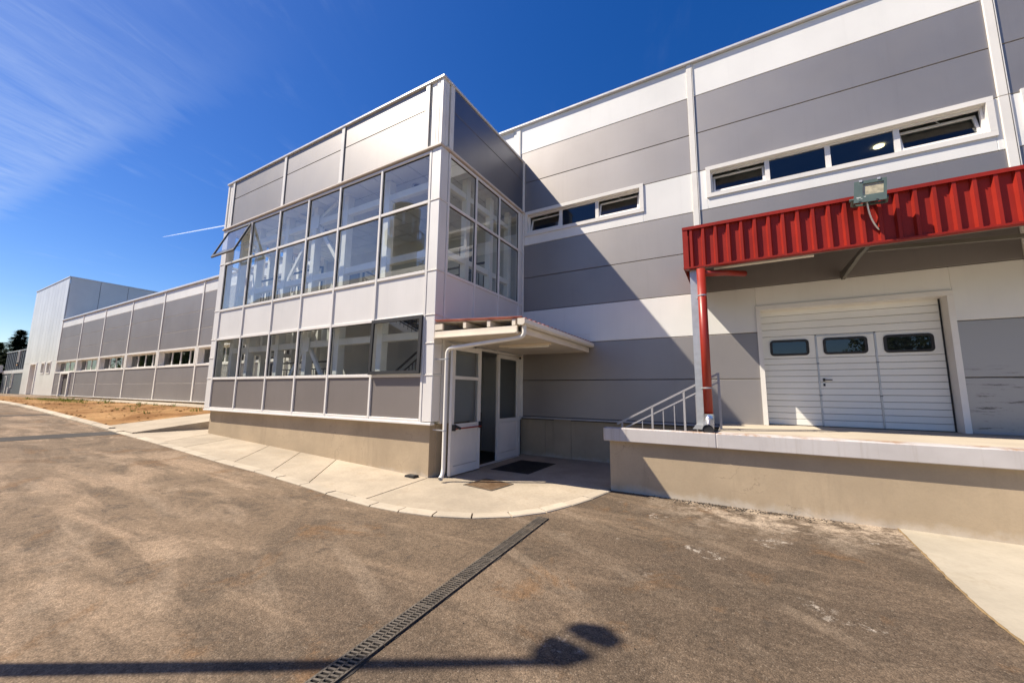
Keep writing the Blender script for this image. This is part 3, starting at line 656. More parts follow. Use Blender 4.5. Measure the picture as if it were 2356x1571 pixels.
# ------------------------------------------------------------------ glazed annex
tw = thing('glazed_annex', (-10, 8, 0), 'two-storey glazed stair annex with grey panel crown and open top window', 'building')
MX = [-14.52, -13.02, -11.44, -10.04, -8.68, -7.13, -5.59]
SYm = [6.275, 7.33, 8.40, 9.48]
ZB, Z5, Z3, Z2, Z1, ZG, ZL, ZS, ZC = 1.114, 2.067, 3.315, 4.265, 5.845, 7.0, 7.15, 8.10, 8.70
mw_ = .065; td = .06
# front mullions and transoms
for x in MX: box('mullion', x-mw_/2, x+mw_/2, YT-.022, YT+.08, ZB, ZG+.03, trim2, tw, .006)
for z in (Z5, Z3, Z2, Z1):
    for a, b in zip(MX, MX[1:]): box('transom', a+mw_/2, b-mw_/2, YT-.018, YT+.075, z-.034, z+.034, trim2, tw, .006)
for a, b in zip(MX, MX[1:]):
    box('transom', a+mw_/2, b-mw_/2, YT-.018, YT+.075, ZB, ZB+.06, trim2, tw, .006)
    box('transom', a+mw_/2, b-mw_/2, YT-.018, YT+.075, ZG-.03, ZG+.03, trim2, tw, .006)
box('bottom_sill', XL, XR, YT-.034, YT+.10, ZB-.05, ZB-.001, trim2, tw, .008)
# corner covers in lengths
for z0, z1 in ((ZB, Z5), (Z5, 2.72), (2.72, Z3), (Z3, Z2), (Z2, Z1), (Z1, ZL-.07)):
    box('corner_cover', MX[-1]+mw_/2+.004, XR, YT-.012, YT+.24, z0+.016, z1-.016, spandrel_white, tw, .008)
    box('corner_cover', XL, MX[0]-mw_/2-.004, YT-.012, YT+.24, z0+.016, z1-.016, spandrel_white, tw, .008)
    box('cover_band', MX[-1]+mw_/2+.004, XR+.010, YT-.024, YT+.25, z1-.015, z1+.013, trim2, tw, .004)
    box('cover_band', XL-.010, MX[0]-mw_/2-.004, YT-.024, YT+.25, z1-.015, z1+.013, trim2, tw, .004)
for a, b in zip(MX, MX[1:]):
    box('spandrel_panel', a+mw_/2-.004, b-mw_/2+.004, YT+.012, YT+.045, ZB+.05, Z5-.03, spandrel_grey, tw, .004)
    box('spandrel_panel', a+mw_/2-.004, b-mw_/2+.004, YT+.012, YT+.045, Z3+.03, Z2-.03, spandrel_white, tw, .004)
def pane(a, b, z0, z1, y=YT+.02, name='pane'):
    return mesh(name, [(a, y, z0), (b, y, z0), (b, y, z1), (a, y, z1)], [(0, 1, 2, 3)], tower_glass, tw, at=((a+b)/2, y, (z0+z1)/2))
for i, (a, b) in enumerate(zip(MX, MX[1:])):
    a += mw_/2-.01; b -= mw_/2-.01
    if i < 5: pane(a, b, Z5+.03, Z3-.03)
    pane(a, b, Z2+.03, Z1-.03)
    if i > 0: pane(a, b, Z1+.03, ZG-.02)
    # black glazing gasket
    for z0, z1 in ((Z5, Z3), (Z2, Z1), (Z1, ZG)):
        if (i == 0 and z0 == Z1) or (i == 5 and z0 == Z5): continue
        w = .016; m_ = MB(); a_, b_, c_, d_ = a+.01, b-.01, z0+.034, z1-.034
        m_.box(a_, b_, YT+.006, YT+.03, c_, c_+w).box(a_, b_, YT+.006, YT+.03, d_-w, d_).box(a_, a_+w, YT+.006, YT+.03, c_+w, d_-w).box(b_-w, b_, YT+.006, YT+.03, c_+w, d_-w)
        m_.build('gasket', black_rub, tw)
# the open top-hung window
a, b, z0, z1 = MX[0]+mw_/2, MX[1]-mw_/2, Z1+.036, ZG-.036; ang = math.radians(22)
R = Matrix.Translation((0, YT-.005, z1)) @ Matrix.Rotation(-ang, 4, 'X') @ Matrix.Translation((0, -YT+.005, -z1))
w = .055; mb = MB()
for p_, q_, r_, s_ in ((a, b, z0-.03, z0+w), (a, b, z1-w, z1), (a, a+w, z0+w, z1-w), (b-w, b, z0+w, z1-w)): mb.box(p_, q_, YT-.035, YT+.012, r_, s_)
ow = mesh('open_sash', [R @ Vector(q) for q in mb.v], mb.f, dark_metal, tw)
mesh('pane', [R @ Vector(q) for q in ((a+w-.01, YT-.012, z0+w-.02), (b-w+.01, YT-.012, z0+w-.02), (b-w+.01, YT-.012, z1-w), (a+w-.01, YT-.012, z1-w))], [(0, 1, 2, 3)], tower_glass, ow)
MB().bar((b-.03, YT+.0, z0+.5), R @ Vector((b-.03, YT, z0+.12)), .015, .02).bar((a+.03, YT, z0+.5), R @ Vector((a+.03, YT, z0+.12)), .015, .02).build('stay_arm', galv, ow)
# black-framed lower window, a finger open
a, b, z0, z1 = MX[5]+mw_/2-.035, MX[6]-mw_/2+.02, Z5+.02, Z3-.0
mb = MB(); w = .075
R = Matrix.Translation((0, YT-.03, z1)) @ Matrix.Rotation(math.radians(-1.3), 4, 'X') @ Matrix.Translation((0, -YT+.03, -z1))
for p_, q_, r_, s_ in ((a, b, z0, z0+w), (a, b, z1-w, z1), (a, a+w, z0+w, z1-w), (b-w, b, z0+w, z1-w)): mb.box(p_, q_, YT-.065, YT-.024, r_, s_)
bw = mesh('lower_sash', [R @ Vector(q) for q in mb.v], mb.f, black_rub, tw)
mesh('pane', [R @ Vector(q) for q in ((a+w-.01, YT-.045, z0+w-.01), (b-w+.01, YT-.045, z0+w-.01), (b-w+.01, YT-.045, z1-w+.01), (a+w-.01, YT-.045, z1-w+.01))], [(0, 1, 2, 3)], tower_glass, bw)
# ledge, crown panels, coping
LG = paint('sun_bleached_ledge', (.70, .62, .54), .4, 0, .05, 1)
box('ledge', XL-.03, XR+.03, YT-.06, YT+.1, ZL-.085, ZL-.03, LG, tw, .01)
box('ledge', XR-.1, XR+.06, YT+.105, YM-.03, ZL-.085, ZL-.03, LG, tw, .01)
box('ledge', XL-.06, XL+.1, YT+.105, YM-.03, ZL-.085, ZL-.03, LG, tw, .01)
CB = [-14.42, -11.38, -8.71, -5.73]
for a, b in zip(CB, CB[1:]):
    for z0, z1 in ((ZL-.026, ZS), (ZS, ZC)): box('crown_panel', a+.05, b-.05, YT+.0, YT+.06, z0+.005, z1-.005, tower_grey, tw, .008)
for x, w_ in ((CB[0], .07), (CB[1], .075), (CB[2], .08), (CB[3], .075)):
    o = box('crown_cover', x-w_, x+w_*.6, YT-.03, YT+.03, ZL-.025, ZC, trim, tw, .006)
    box('cover_groove', x+w_*.6+.002, x+w_*.6+.012, YT-.012, YT-.002, ZL-.02, ZC, int_dark, o)
for x0, x1, dy in ((XR-.33, XR-.20, .0), (XR-.185, XR-.10, -.012), (XR-.085, XR, -.02), (XL, XL+.10, -.02), (XL+.13, XL+.26, 0)):
    box('corner_trim', x0, x1, YT+dy, YT+.09, ZL-.025, ZC, trim, tw, .006)
box('corner_trim', XR-.46, XR-.09, YT+.02, YT+.065, ZL-.025, ZC, trim, tw)
box('corner_trim', XL+.09, XL+.40, YT+.02, YT+.065, ZL-.025, ZC, trim, tw)
box('corner_trim', XR-.06, XR, YT+.095, YT+.20, ZL-.025, ZC, trim, tw, .006)
box('crown_cover', XR-.05, XR+.02, YT+.235, YT+.37, ZL-.025, ZC, trim, tw, .006)
side_grey_shade = wavy_panel('shaded_side_grey', (.24, .235, .25), .36, .75, .004)  # darker, bluer copy of the crown grey: flank shade painted into the colour
for z0, z1 in ((ZL-.026, ZS), (ZS, ZC)): box('crown_panel', XR-.05, XR+.008, YT+.375, 9.69, z0+.005, z1-.005, side_grey_shade, tw, .008)
box('crown_cover', XR-.05, XR+.03, 9.695, 9.80, ZL-.10, ZC+.02, trim, tw, .006)
for z0, z1 in ((ZL-.026, ZS), (ZS, ZC)): box('crown_panel', XL-.008, XL+.05, YT+.1, 9.79, z0+.005, z1-.005, side_grey_shade, tw, .008)
box('roof_coping', XL-.04, XR+.04, YT-.05, YT+.25, ZC+.002, ZC+.065, coping, tw, .01)
box('roof_coping', XR-.22, XR+.04, YT+.255, 9.80, ZC+.002, ZC+.065, coping, tw, .01)
box('roof_coping', XL-.04, XL+.22, YT+.255, 9.80, ZC+.002, ZC+.065, coping, tw, .01)
box('roof', XL+.1, XR-.1, YT+.1, 9.79, 8.3, 8.5, int_dark, tw)
box('crown_liner', XL+.05, XR-.07, YT+.07, YT+.09, ZL-.1, 8.5, int_dark, tw)
box('crown_liner', XR-.09, XR-.06, YT+.3, 9.79, ZL-.1, 8.5, int_dark, tw)
# right flank
def flank(X, sgn):
    for y in SYm: box('mullion', X-.07, X+.02*sgn if sgn > 0 else X-.02, y-.03, y+.03, ZB if not (sgn > 0) else Z3-.6, ZG+.03, trim2, tw, .005) if sgn > 0 else box('mullion', X-.02, X+.07, y-.03, y+.03, ZB, ZG+.03, trim2, tw, .005)
    ys = SYm+[9.72]
    for z in (Z3, Z2, Z1, ZG):
        for a, b in zip(ys, ys[1:]): box('transom', X-.065*sgn, X+.016*sgn, a+.03, b-.03, z-.032, z+.032, trim2, tw, .005)
    for i, (a, b) in enumerate(zip(ys, ys[1:])):
        if i == 3:
            for z0, z1 in ((Z3, Z2), (Z2, Z1), (Z1, ZG)): box('spandrel_panel', X-.05*sgn, X-.004*sgn, a+.028, b-.028, z0+.03, z1-.03, spandrel_white, tw, .004)
            continue
        box('spandrel_panel', X-.05*sgn, X-.006*sgn, a+.028, b-.028, Z3+.03, Z2-.03, spandrel_white, tw, .004)
        for z0, z1 in ((Z2, Z1), (Z1, ZG)):
            mesh('pane', [(X-.02*sgn, a+.03, z0+.03), (X-.02*sgn, b-.03, z0+.03), (X-.02*sgn, b-.03, z1-.03), (X-.02*sgn, a+.03, z1-.03)], [(0, 1, 2, 3)], tower_glass, tw, at=(X, (a+b)/2, (z0+z1)/2))
            w = .014; m_ = MB(); a_, b_, c_, d_ = a+.03, b-.03, z0+.032, z1-.032; X0, X1 = sorted((X-.03*sgn, X-.008*sgn))
            m_.box(X0, X1, a_, b_, c_, c_+w).box(X0, X1, a_, b_, d_-w, d_).box(X0, X1, a_, a_+w, c_+w, d_-w).box(X0, X1, b_-w, b_, c_+w, d_-w).build('gasket', black_rub, tw)
flank(XR, 1); flank(XL, -1)
box('corner_trim', XR-.05, XR+.015, 9.725, 9.80, ZB-.06, ZL-.105, trim, tw, .006)
box('corner_trim', XL-.015, XL+.05, 9.725, 9.80, ZB-.06, ZL-.105, trim, tw, .006)
# right flank below the canopy: header, narrow infill beside the door
box('door_header', XR-.06, XR+.004, 6.25, 9.72, 2.80, Z3-.034, spandrel_white, tw, .004)
for z0, z1 in ((1.10, 1.98), (2.0, 2.79)): box('infill_panel', XR-.05, XR-.004, 9.60, 9.72, z0, z1, spandrel_white, tw, .004)
for y in (9.585, 9.72): box('mullion', XR-.06, XR+.012, y-.02, y+.0, 1.0, 2.80, trim2, tw, .004)
box('infill_panel', XR-.06, XR-.004, 6.27, 7.44, 1.08, 2.79, spandrel_white, tw, .004)
for z0, z1 in ((ZB, Z5), (Z5, 2.72)): pass
# left flank lower glazing
for a, b in zip(SYm, SYm[1:]):
    box('spandrel_panel', XL+.004, XL+.05, a+.03, b-.03, ZB, Z5-.03, spandrel_grey, tw, .004)
    box('transom', XL-.016, XL+.065, a+.03, b-.03, Z5-.032, Z5+.032, trim2, tw, .005)
    mesh('pane', [(XL+.02, a+.03, Z5+.03), (XL+.02, b-.03, Z5+.03), (XL+.02, b-.03, Z3-.03), (XL+.02, a+.03, Z3-.03)], [(0, 1, 2, 3)], tower_glass, tw)
box('spandrel_panel', XL+.004, XL+.05, 9.51, 9.72, ZB, Z3, spandrel_white, tw, .004)
# plinth
v = []; f = []
xp = [-14.70+(9.26)*i/24 for i in range(25)]
for x in xp: v += [(x, 6.12, gz(x)-.05), (x, 6.12, ZB-.052), (x, 6.3, ZB-.052), (x, 6.3, gz(x)-.05)]
for i in range(24):
    a = 4*i; f += [(a, a+4, a+5, a+1), (a+1, a+5, a+6, a+2), (a+2, a+6, a+7, a+3)]
f += [(0, 1, 2, 3), (96, 99, 98, 97)]
mesh('plinth', v, f, plinth_mat, tw)
box('plinth', -5.56, -5.42, 6.301, 7.40, -.05, ZB-.052, plinth_mat, tw)
box('plinth', -14.7, -14.55, 6.301, 9.8, 0, ZB-.052, plinth_mat, tw)
box('wall_base', -5.56, -5.36, 7.40, 7.47, -.05, 2.8, spandrel_white, tw)
# entrance door: frame, fixed leaf, opened leaf
DY0, DY1, DZ0, DZ1 = 7.47, 9.56, .035, 2.78
df = mesh('entrance_door', *(lambda mb: (mb.v, mb.f))(MB().box(XR-.06, XR+.02, DY0, DY0+.05, DZ0, DZ1).box(XR-.06, XR+.02, DY1-.04, DY1, DZ0, DZ1).box(XR-.06, XR+.02, DY0+.051, DY1-.041, DZ1-.06, DZ1).box(XR-.08, XR+.05, DY0-.2, DY1, -.02, .034)), trim2, tw)
def leaf_(y0, y1, X, name, midrail=None, z0=.05, z1=2.71, sgn=1):
    mb = MB(); w = .095; zm = 1.02
    mb.box(X-.03, X+.03, y0, y0+w, z0, z1).box(X-.03, X+.03, y1-w, y1, z0, z1).box(X-.03, X+.03, y0+w+.001, y1-w-.001, z1-.10, z1).box(X-.03, X+.03, y0+w+.001, y1-w-.001, z0, z0+.17).box(X-.03, X+.03, y0+w+.001, y1-w-.001, zm-.045, zm+.05)
    if midrail: mb.box(X-.025, X+.025, y0+w+.001, y1-w-.001, midrail-.035, midrail+.035)
    lf = mesh(name, mb.v, mb.f, trim2, df)
    box('kick_panel', X-.014, X+.020, y0+w+.008, y1-w-.008, z0+.178, zm-.053, trim2, lf, .004)
    tops = [(zm+.05, midrail-.035), (midrail+.035, z1-.10)] if midrail else [(zm+.05, z1-.10)]
    for a_, b_ in tops: mesh('pane', [(X, y0+w, a_), (X, y1-w, a_), (X, y1-w, b_), (X, y0+w, b_)], [(0, 1, 2, 3)], dark_glass, lf)
    return lf
lf = leaf_(8.44, 9.515, XR-.005, 'door_leaf')
mb = MB()
for z in (.45, 1.05, 1.75, 2.45): mb.tube([(XR+.035, 9.535, z-.05), (XR+.035, 9.535, z+.05)], .012, 8)
mb.build('hinge', trim2, df)
of = leaf_(6.37, 7.42, XR+.17, 'open_leaf', 2.03)
MB().bar((XR+.27, 6.44, .98), (XR+.27, 7.36, .98), .020, .026).build('panic_bar', red_pipe, of)
MB().box(XR+.20, XR+.27, 6.40, 6.44, .94, 1.06).box(XR+.20, XR+.27, 7.35, 7.39, .94, 1.08).bar((XR+.25, 6.42, 1.05), (XR+.30, 6.56, .98), .03, .05).build('panic_bar_bracket', black_rub, of)
MB().bar((XR+.17, 7.2, .05), (XR+.17, 7.2, .03), .03, .03).build('door_stop', galv, of)
# interior of the annex
fl_ = box('ground_floor', XL+.1, XR-.07, 6.32, 9.78, -.03, .03, int_floor, tw)
box('rear_wall', XL+.1, XR-.07, 9.73, 9.80, .03, 8.3, int_white, tw)
for k in range(16):
    for j in range(6):
        x0 = XL+.12+k*.588; y0 = YT+.1+j*.606
        box('ceiling_tile', x0+.012, x0+.576, y0+.012, y0+.594, 7.045, 7.06, ceil_tile, tw)
box('ceiling_grid', XL+.1, XR-.08, YT+.09, 9.72, 7.061, 7.066, int_dark, tw)
for x, y in ((-6.92, 6.95), (-9.0, 7.6), (-11.6, 7.6), (-13.3, 7.0)):
    r_ = MB().tube([(x, y, 7.044), (x, y, 7.030)], .13, 20).build('ceiling_lamp', galv, tw); MB().tube([(x, y, 7.029), (x, y, 7.024)], .085, 16).build('lamp_lens', int_dark, r_)
fr = tw
CX = [-13.48, -11.82, -10.40, -9.03, -7.42]
for x in CX: box('steel_column', x-.09, x+.09, 6.42, 6.62, .03, 7.04, steel_white, fr, .008)
for x in (-5.62, -14.5): box('steel_column', x-.09, x+.09, 6.42, 6.62, .03, 7.04, steel_white, fr, .008)
for y in (7.40, 8.47, 9.45):
    for x in (-5.66, -14.45): box('steel_column', x-.08, x+.08, y-.08, y+.08, 2.85 if x > -6 else .03, 7.04, steel_white, fr, .008)
allx = [-14.5]+CX+[-5.62]
for z in (6.57, 4.9, 2.99):
    for a, b in zip(allx, allx[1:]): box('steel_beam', a+.091, b-.091, 6.44, 6.58, z-.085, z+.085, steel_white, fr, .006)
    for X in (-5.66, -14.45):
        ys = [6.62, 7.44, 7.6, 8.52, 8.68, 9.37]
        for a, b in ((6.621, 7.319), (7.481, 8.389), (8.551, 9.369)): box('steel_beam', X-.06, X+.06, a, b, z-.07, z+.07, steel_white, fr, .006)
for zc in (6.57, 2.99):
    for sx_ in (-1, 1):
        MB().bar((-10.40+sx_*.09, 6.50, zc-.06), (-10.40+sx_*1.28, 6.50, zc-1.56), .07, .10).build('brace', steel_white, fr)
        MB().bar((-10.40+sx_*.09, 6.50, zc+.06), (-10.40+sx_*.95, 6.50, min(7.04, zc+1.6) if zc > 5 else zc+1.6), .07, .10).build('brace', steel_white, fr)
    box('gusset_plate', -10.62, -10.18, 6.40, 6.418, zc-.2, zc+.2, steel_white, fr)
st = thing('steel_staircase', (-9, 8.6, .03), 'dogleg staircase with dark steel railings inside the annex', 'staircase')
def flight(xa, xb, za, zb, y0, y1, n):
    mb = MB()
    for yy in (y0, y1): mb.bar((xa, yy, za), (xb, yy, zb), .05, .24)
    mb.build('stringer', steel_white, st)
    for i in range(n):
        x = xa+(xb-xa)*(i+.5)/n; z = za+(zb-za)*(i+1)/n; box('tread', x-.16, x+.16, y0, y1, z-.04, z, dark_metal, st)
def handrail(p, q, h=1.0, nb=None, post=True):
    p, q = Vector(p), Vector(q); L_ = (q-p).length; nb = nb or max(2, int(L_/.16)); mb = MB(); up = Vector((0, 0, 1))
    mb.bar(p+up*h, q+up*h, .045, .05); mb.bar(p+up*(h-.22), q+up*(h-.22), .03, .03); mb.bar(p+up*.1, q+up*.1, .03, .03)
    for i in range(nb+1):
        c_ = p.lerp(q, i/nb); t_ = .018 if 0 < i < nb else .045; mb.bar(c_, c_+up*(h if t_ > .03 else h-.22), t_, t_)
    mb.build('handrail', dark_metal, st)
flight(-11.2, -6.75, .05, 2.95, 8.7, 9.6, 16); flight(-6.75, -9.6, 2.95, 4.35, 7.6, 8.5, 8)
box('landing', -6.75, -5.75, 7.55, 9.65, 2.85, 2.95, int_white, st)
box('upper_landing', -14.3, -9.6, 6.75, 9.70, 4.22, 4.36, int_white, st)
box('gallery', -9.59, -5.8, 8.75, 9.70, 4.22, 4.36, int_white, st)
handrail((-11.2, 8.68, .05), (-6.75, 8.68, 2.95)); handrail((-6.75, 7.58, 2.95), (-9.6, 7.58, 4.35)); handrail((-14.2, 6.80, 4.36), (-10.45, 6.80, 4.36)); handrail((-10.38, 8.75, 4.36), (-5.85, 8.75, 4.36)); handrail((-14.2, 7.6, .03), (-10.9, 7.6, .03), 2.6); handrail((-6.72, 7.6, 2.95), (-5.85, 7.6, 2.95))
door_blue = paint('interior_door', (.12, .15, .22), .5, 0, .1, 2)
ves = paint('vestibule_wall', (.40, .39, .36), .7, 0, .05, 1); vdk = paint('vestibule_dado', (.10, .075, .055), .6, 0, .1, 1)
for a in ((-6.70, -6.62, 7.42, 9.70), (-6.615, XR-.09, 7.36, 7.42)):  # side wall and ceiling added to keep light out of the doorway
    box('vestibule_wall', *a, 1.15, 2.78, ves, tw); box('vestibule_wall', *a, .03, 1.145, vdk, tw)
box('added_vestibule_ceiling', -6.70, XR-.09, 7.36, 9.70, 2.782, 2.84, ves, tw)
box('vestibule_floor', -6.61, XR-.08, 7.43, 9.69, .0305, .036, black_rub, tw)
for x in (-12.9, -8.6, -7.3): box('interior_door', x-.35, x+.35, 9.70, 9.728, 4.37, 6.4, door_blue, tw)

# ------------------------------------------------------------------ entrance canopy, its gutter, pipe, lamp, camera
ec = thing('entrance_canopy', (-4.3, 8, 2.8), 'small lean-to canopy with faded red corrugated roof over the entrance door', 'canopy')
CXR = -3.30
fb = MB(); fb.bar((XR+.02, 6.00, 2.880), (CXR-.06, 6.00, 2.863), .05, .12); o = fb.build('front_beam', cream, ec)
MB().bar((XR+.02, 5.98, 2.810), (CXR-.06, 5.98, 2.795), .12, .02).build('beam_flange', cream, o)
MB().bar((XR+.02, 6.00, 3.03), (-5.08, 6.00, 3.03), .05, .12).build('rafter_end', cream, ec)
for x, z in ((-4.53, 3.02), (-3.97, 3.0), (-3.43, 2.99)):
    MB().bar((x, 5.98, z), (x, 9.78, z), .07, .11).build('purlin', cream, ec)
MB().bar((CXR-.04, 6.15, 2.86), (CXR-.04, 9.78, 2.86), .06, .13).build('edge_beam', cream, ec)
MB().bar((XR+.05, 9.74, 2.87), (CXR-.08, 9.74, 2.86), .05, .11).build('rear_beam', cream, ec)
MB().bar((XR+.04, 6.16, 2.87), (XR+.04, 9.7, 2.87), .05, .11).build('wall_beam', cream, ec)
for i in range(5):
    y0 = 6.05+i*.73; box('soffit_board', XR+.07, CXR-.075, y0+.003, y0+.727, 2.815, 2.830, cream, ec)
# corrugated sheet: corrugations run down the slope (towards +X), repeat along Y
v = []; f = []; ny = 140; y0, y1 = 5.95, 9.78
for i in range(ny+1):
    y = y0+(y1-y0)*i/ny; ph = ((y-y0)/.19) % 1; h = .028*max(0, min(1, (abs(ph-.5)*2-.35)*4)) if True else 0
    v += [(XR+.02, y, 3.155+h), (CXR+.05, y, 3.055+h), (CXR+.05, y, 3.048+h), (XR+.02, y, 3.148+h)]
for i in range(ny):
    a = 4*i; f += [(a, a+4, a+5, a+1), (a+1, a+5, a+6, a+2), (a+2, a+6, a+7, a+3), (a+3, a+7, a+4, a)]
f += [(0, 1, 2, 3), (4*ny, 4*ny+3, 4*ny+2, 4*ny+1)]
mesh('corrugated_sheet', v, f, red_roof, ec)
MB().prism([(XR+.03, 3.145), (CXR+.0, 3.047), (CXR+.0, 3.037), (XR+.03, 3.135)], 'y', 6.03, 9.77).build('underlay_board', cream, ec)
gp = [(CXR-.01, 3.035), (CXR-.01, 2.945), (CXR+.02, 2.925), (CXR+.09, 2.925), (CXR+.125, 2.955), (CXR+.125, 3.03), (CXR+.118, 3.03), (CXR+.118, 2.96), (CXR+.088, 2.933), (CXR+.022, 2.933), (CXR-.003, 2.95), (CXR-.003, 3.035)]
MB().prism(gp, 'y', 5.93, 9.79).build('gutter', pvc, ec)
MB().prism([(CXR-.013, 3.04), (CXR-.013, 2.94), (CXR+.02, 2.92), (CXR+.092, 2.92), (CXR+.13, 2.95), (CXR+.13, 3.035)], 'y', 5.915, 5.929).build('gutter_end', cream, ec)
mb = MB()
for y in (7.0, 8.25): mb.prism([(CXR-.012, 2.943), (CXR+.02, 2.921), (CXR+.092, 2.921), (CXR+.129, 2.952), (CXR+.129, 3.033), (CXR+.126, 3.033), (CXR+.126, 2.955), (CXR+.09, 2.926), (CXR+.021, 2.926), (CXR-.009, 2.946)], 'y', y-.02, y+.02)
mb.build('gutter_joint', pvc, ec)
dp = thing('white_downpipe', (-4.98, 6.05, .05), 'white plastic downpipe bending from the canopy gutter down the annex corner', 'downpipe')
P0 = Vector((CXR+.055, 6.05, 2.925)); P1 = Vector((CXR+.055, 6.05, 2.72)); P2 = Vector((-4.99, 6.04, 2.585)); P3 = Vector((-4.985, 6.04, .30)); P4 = Vector((-4.96, 5.93, .09))
path = [P0, P0.lerp(P1, .6)]+arc(P0.lerp(P1, .6), P1, P1.lerp(P2, .08), 5)[1:]+[P1.lerp(P2, .5)]+arc(P1.lerp(P2, .93), P2, P2.lerp(P3, .06), 6)+[P3]+arc(P3, P3+Vector((0, 0, -.14)), P4, 5)[1:]
MB().tube(path, .040, 16, cap=False).build('pipe', pvc, dp, True)
MB().tube(path[-2:], .046, 16, cap=False).build('pipe_end', pvc, dp, True)
mb = MB()
for z in (2.38, .98): mb.tube([(-4.987, 6.04, z-.012), (-4.987, 6.04, z+.012)], .046, 16).bar((-4.987, 6.04, z), (XR-.0, 6.06, z), .02, .02)
mb.build('pipe_clip', galv, dp)
e_ = MB().tube([path[-1]+(path[-2]-path[-1]).normalized()*.05, path[-1]+(path[-2]-path[-1]).normalized()*.045], .037, 16).build('pipe_bore', black_rub, dp)
fl = thing('canopy_strip_light', (-4.1, 7.35, 2.75), 'long unlit fluorescent fitting under the entrance canopy', 'lamp')
box('fitting_tray', -4.75, -3.45, 7.62, 7.74, 2.765, 2.812, cream, fl, .006); MB().tube([(-4.70, 7.68, 2.752), (-3.50, 7.68, 2.752)], .022, 10).build('light_tube', tube_mat, fl, True)
sc_ = thing('security_camera', (-5.14, 9.5, 2.7), 'small beige bullet camera under the canopy in the wall corner', 'camera')
MB().bar((XR+.0, 9.45, 2.70), (XR+.14, 9.42, 2.70), .04, .04).build('camera_bracket', cream, sc_); MB().tube([(XR+.13, 9.46, 2.70), (XR+.24, 9.20, 2.66)], .045, 12).build('camera_body', cream, sc_, True); MB().tube([(XR+.238, 9.204, 2.661), (XR+.243, 9.192, 2.659)], .036, 12).build('camera_lens', black_rub, sc_)
MB().prism([(-3.30, 3.155), (-3.30, 3.30), (-3.76, 3.33), (-3.76, 3.155)], 'y', YM-.012, YM-.002).build('wall_flashing', trim, ec)
sp = thing('ground_spotlight', (-5.75, 5.95, .03), 'small black ground spotlight at the foot of the annex plinth', 'spotlight')
MB().prism([(-5.87, .018), (-5.60, .018), (-5.625, .075), (-5.845, .075)], 'y', 5.90, 6.05).build('spotlight_body', black_rub, sp)
MB().box(-5.825, -5.645, 5.925, 6.03, .0755, .080).build('spotlight_lens', dark_metal, sp)

# ------------------------------------------------------------------ loading dock, steps, railing
dk = thing('loading_dock', (4, 8, 0), 'raised concrete loading dock with beige plaster wall and grey edge beam', 'loading dock')
box('dock_wall', -2.08, 16, 7.235, 7.50, -.1, .884, plinth_mat, dk)
box('dock_wall', -.33, -.05, 7.51, 9.88, -.1, .884, plinth_mat, dk)
box('edge_beam', -2.165, -.3335, 7.125, 7.30, .885, 1.120, fascia_mat, dk, .012)
box('edge_beam', -.333, 16, 7.125, 7.46, .885, 1.120, fascia_mat, dk, .012)
floorx = [-.33, 1.2, 4.6, 8, 11.4, 16]
for a, b in zip(floorx, floorx[1:]): box('floor_slab', a+.003, b-.003, 7.463, 10.14, .95, 1.119, floor_mat, dk)
for i in range(6):
    z = 1.119-.185*(i+1); box('dock_step', -.335-.29*(i+1), -.335-.29*i, 7.505, 9.86, -.05, z, floor_mat, dk, .006)
YR = 8.06
rl = thing('dock_railing', (-1.2, YR, 1.12), 'grey sloping steel railing beside the steps at the dock end', 'railing')
def RP(x, z): a = pull(x, z, 7.15, YR); return Vector((a[0], YR, a[1]))
def rtop(x): return 1.192+(x+1.911)*(2.075-1.192)/(1.911-.247)
def rlow(x): return 1.161+(x+1.716)*(1.653-1.161)/(1.716-.788)
MB().bar(RP(-1.911, rtop(-1.911)), RP(-.247, rtop(-.247)), .036, .036).build('top_rail', rail_grey, rl)
MB().bar(RP(-1.76, rlow(-1.76)), RP(-.247, rlow(-.247)), .026, .026).build('lower_rail', rail_grey, rl)
for x, w in ((-1.822, .030), (-1.30, .036), (-.782, .036)): q = RP(x, rtop(x)); box('rail_post', q.x-w/2, q.x+w/2, YR-w/2, YR+w/2, .50, q.z-.015, rail_grey, rl)
q = RP(-.252, rtop(-.252)); box('rail_post', q.x-.02, q.x+.02, YR-.02, YR+.02, 1.1205, q.z+.015, rail_grey, rl)
for x in (-1.47, -1.12, -.94, -.60, -.43): q = RP(x, rlow(x)); box('baluster', q.x-.008, q.x+.008, YR-.008, YR+.008, .55, q.z-.01, rail_grey, rl)

# ------------------------------------------------------------------ red dock canopy with post, downpipe and floodlight
rc = thing('dock_canopy', (3, 8.8, 4), 'large dock canopy edged with red trapezoidal sheet metal', 'canopy')
YC, X0, X1, ZT, ZBt = 7.80, -.742, 14, 4.893, 4.072
v = []; f = []; pit = .205; prof = [(0, 0), (.055, 0), (.075, .038), (.125, .038), (.145, 0)]
pts = [(X0, 0)]
x = X0
n_r = int((X1-X0)/pit)
for i in range(n_r):
    bx_ = X0+.105+i*pit*(1 if True else 1)
    for dx_, dy_ in ((0, 0), (.020, -.054), (.060, -.054), (.080, 0)): pts.append((bx_+dx_, dy_))
pts.append((X1, 0))
for px_, dy_ in pts: v += [(px_, YC+dy_, ZBt+.03), (px_, YC+dy_, ZT-.03), (px_, YC+dy_+.004, ZBt+.03), (px_, YC+dy_+.004, ZT-.03)]
for i in range(len(pts)-1):
    a = 4*i; f += [(a, a+4, a+5, a+1), (a+2, a+3, a+7, a+6)]
mesh('fascia_sheet', v, f, red, rc)
MB().box(X0-.004, X1, YC-.062, YC+.06, ZT-.03, ZT-.004).box(X0-.004, X1, YC-.066, YC-.0625, ZT-.062, ZT-.004).build('top_flashing', red, rc)
MB().box(X0-.006, X1, YC-.068, YC+.05, ZBt, ZBt+.028).build('bottom_flashing', red, rc)
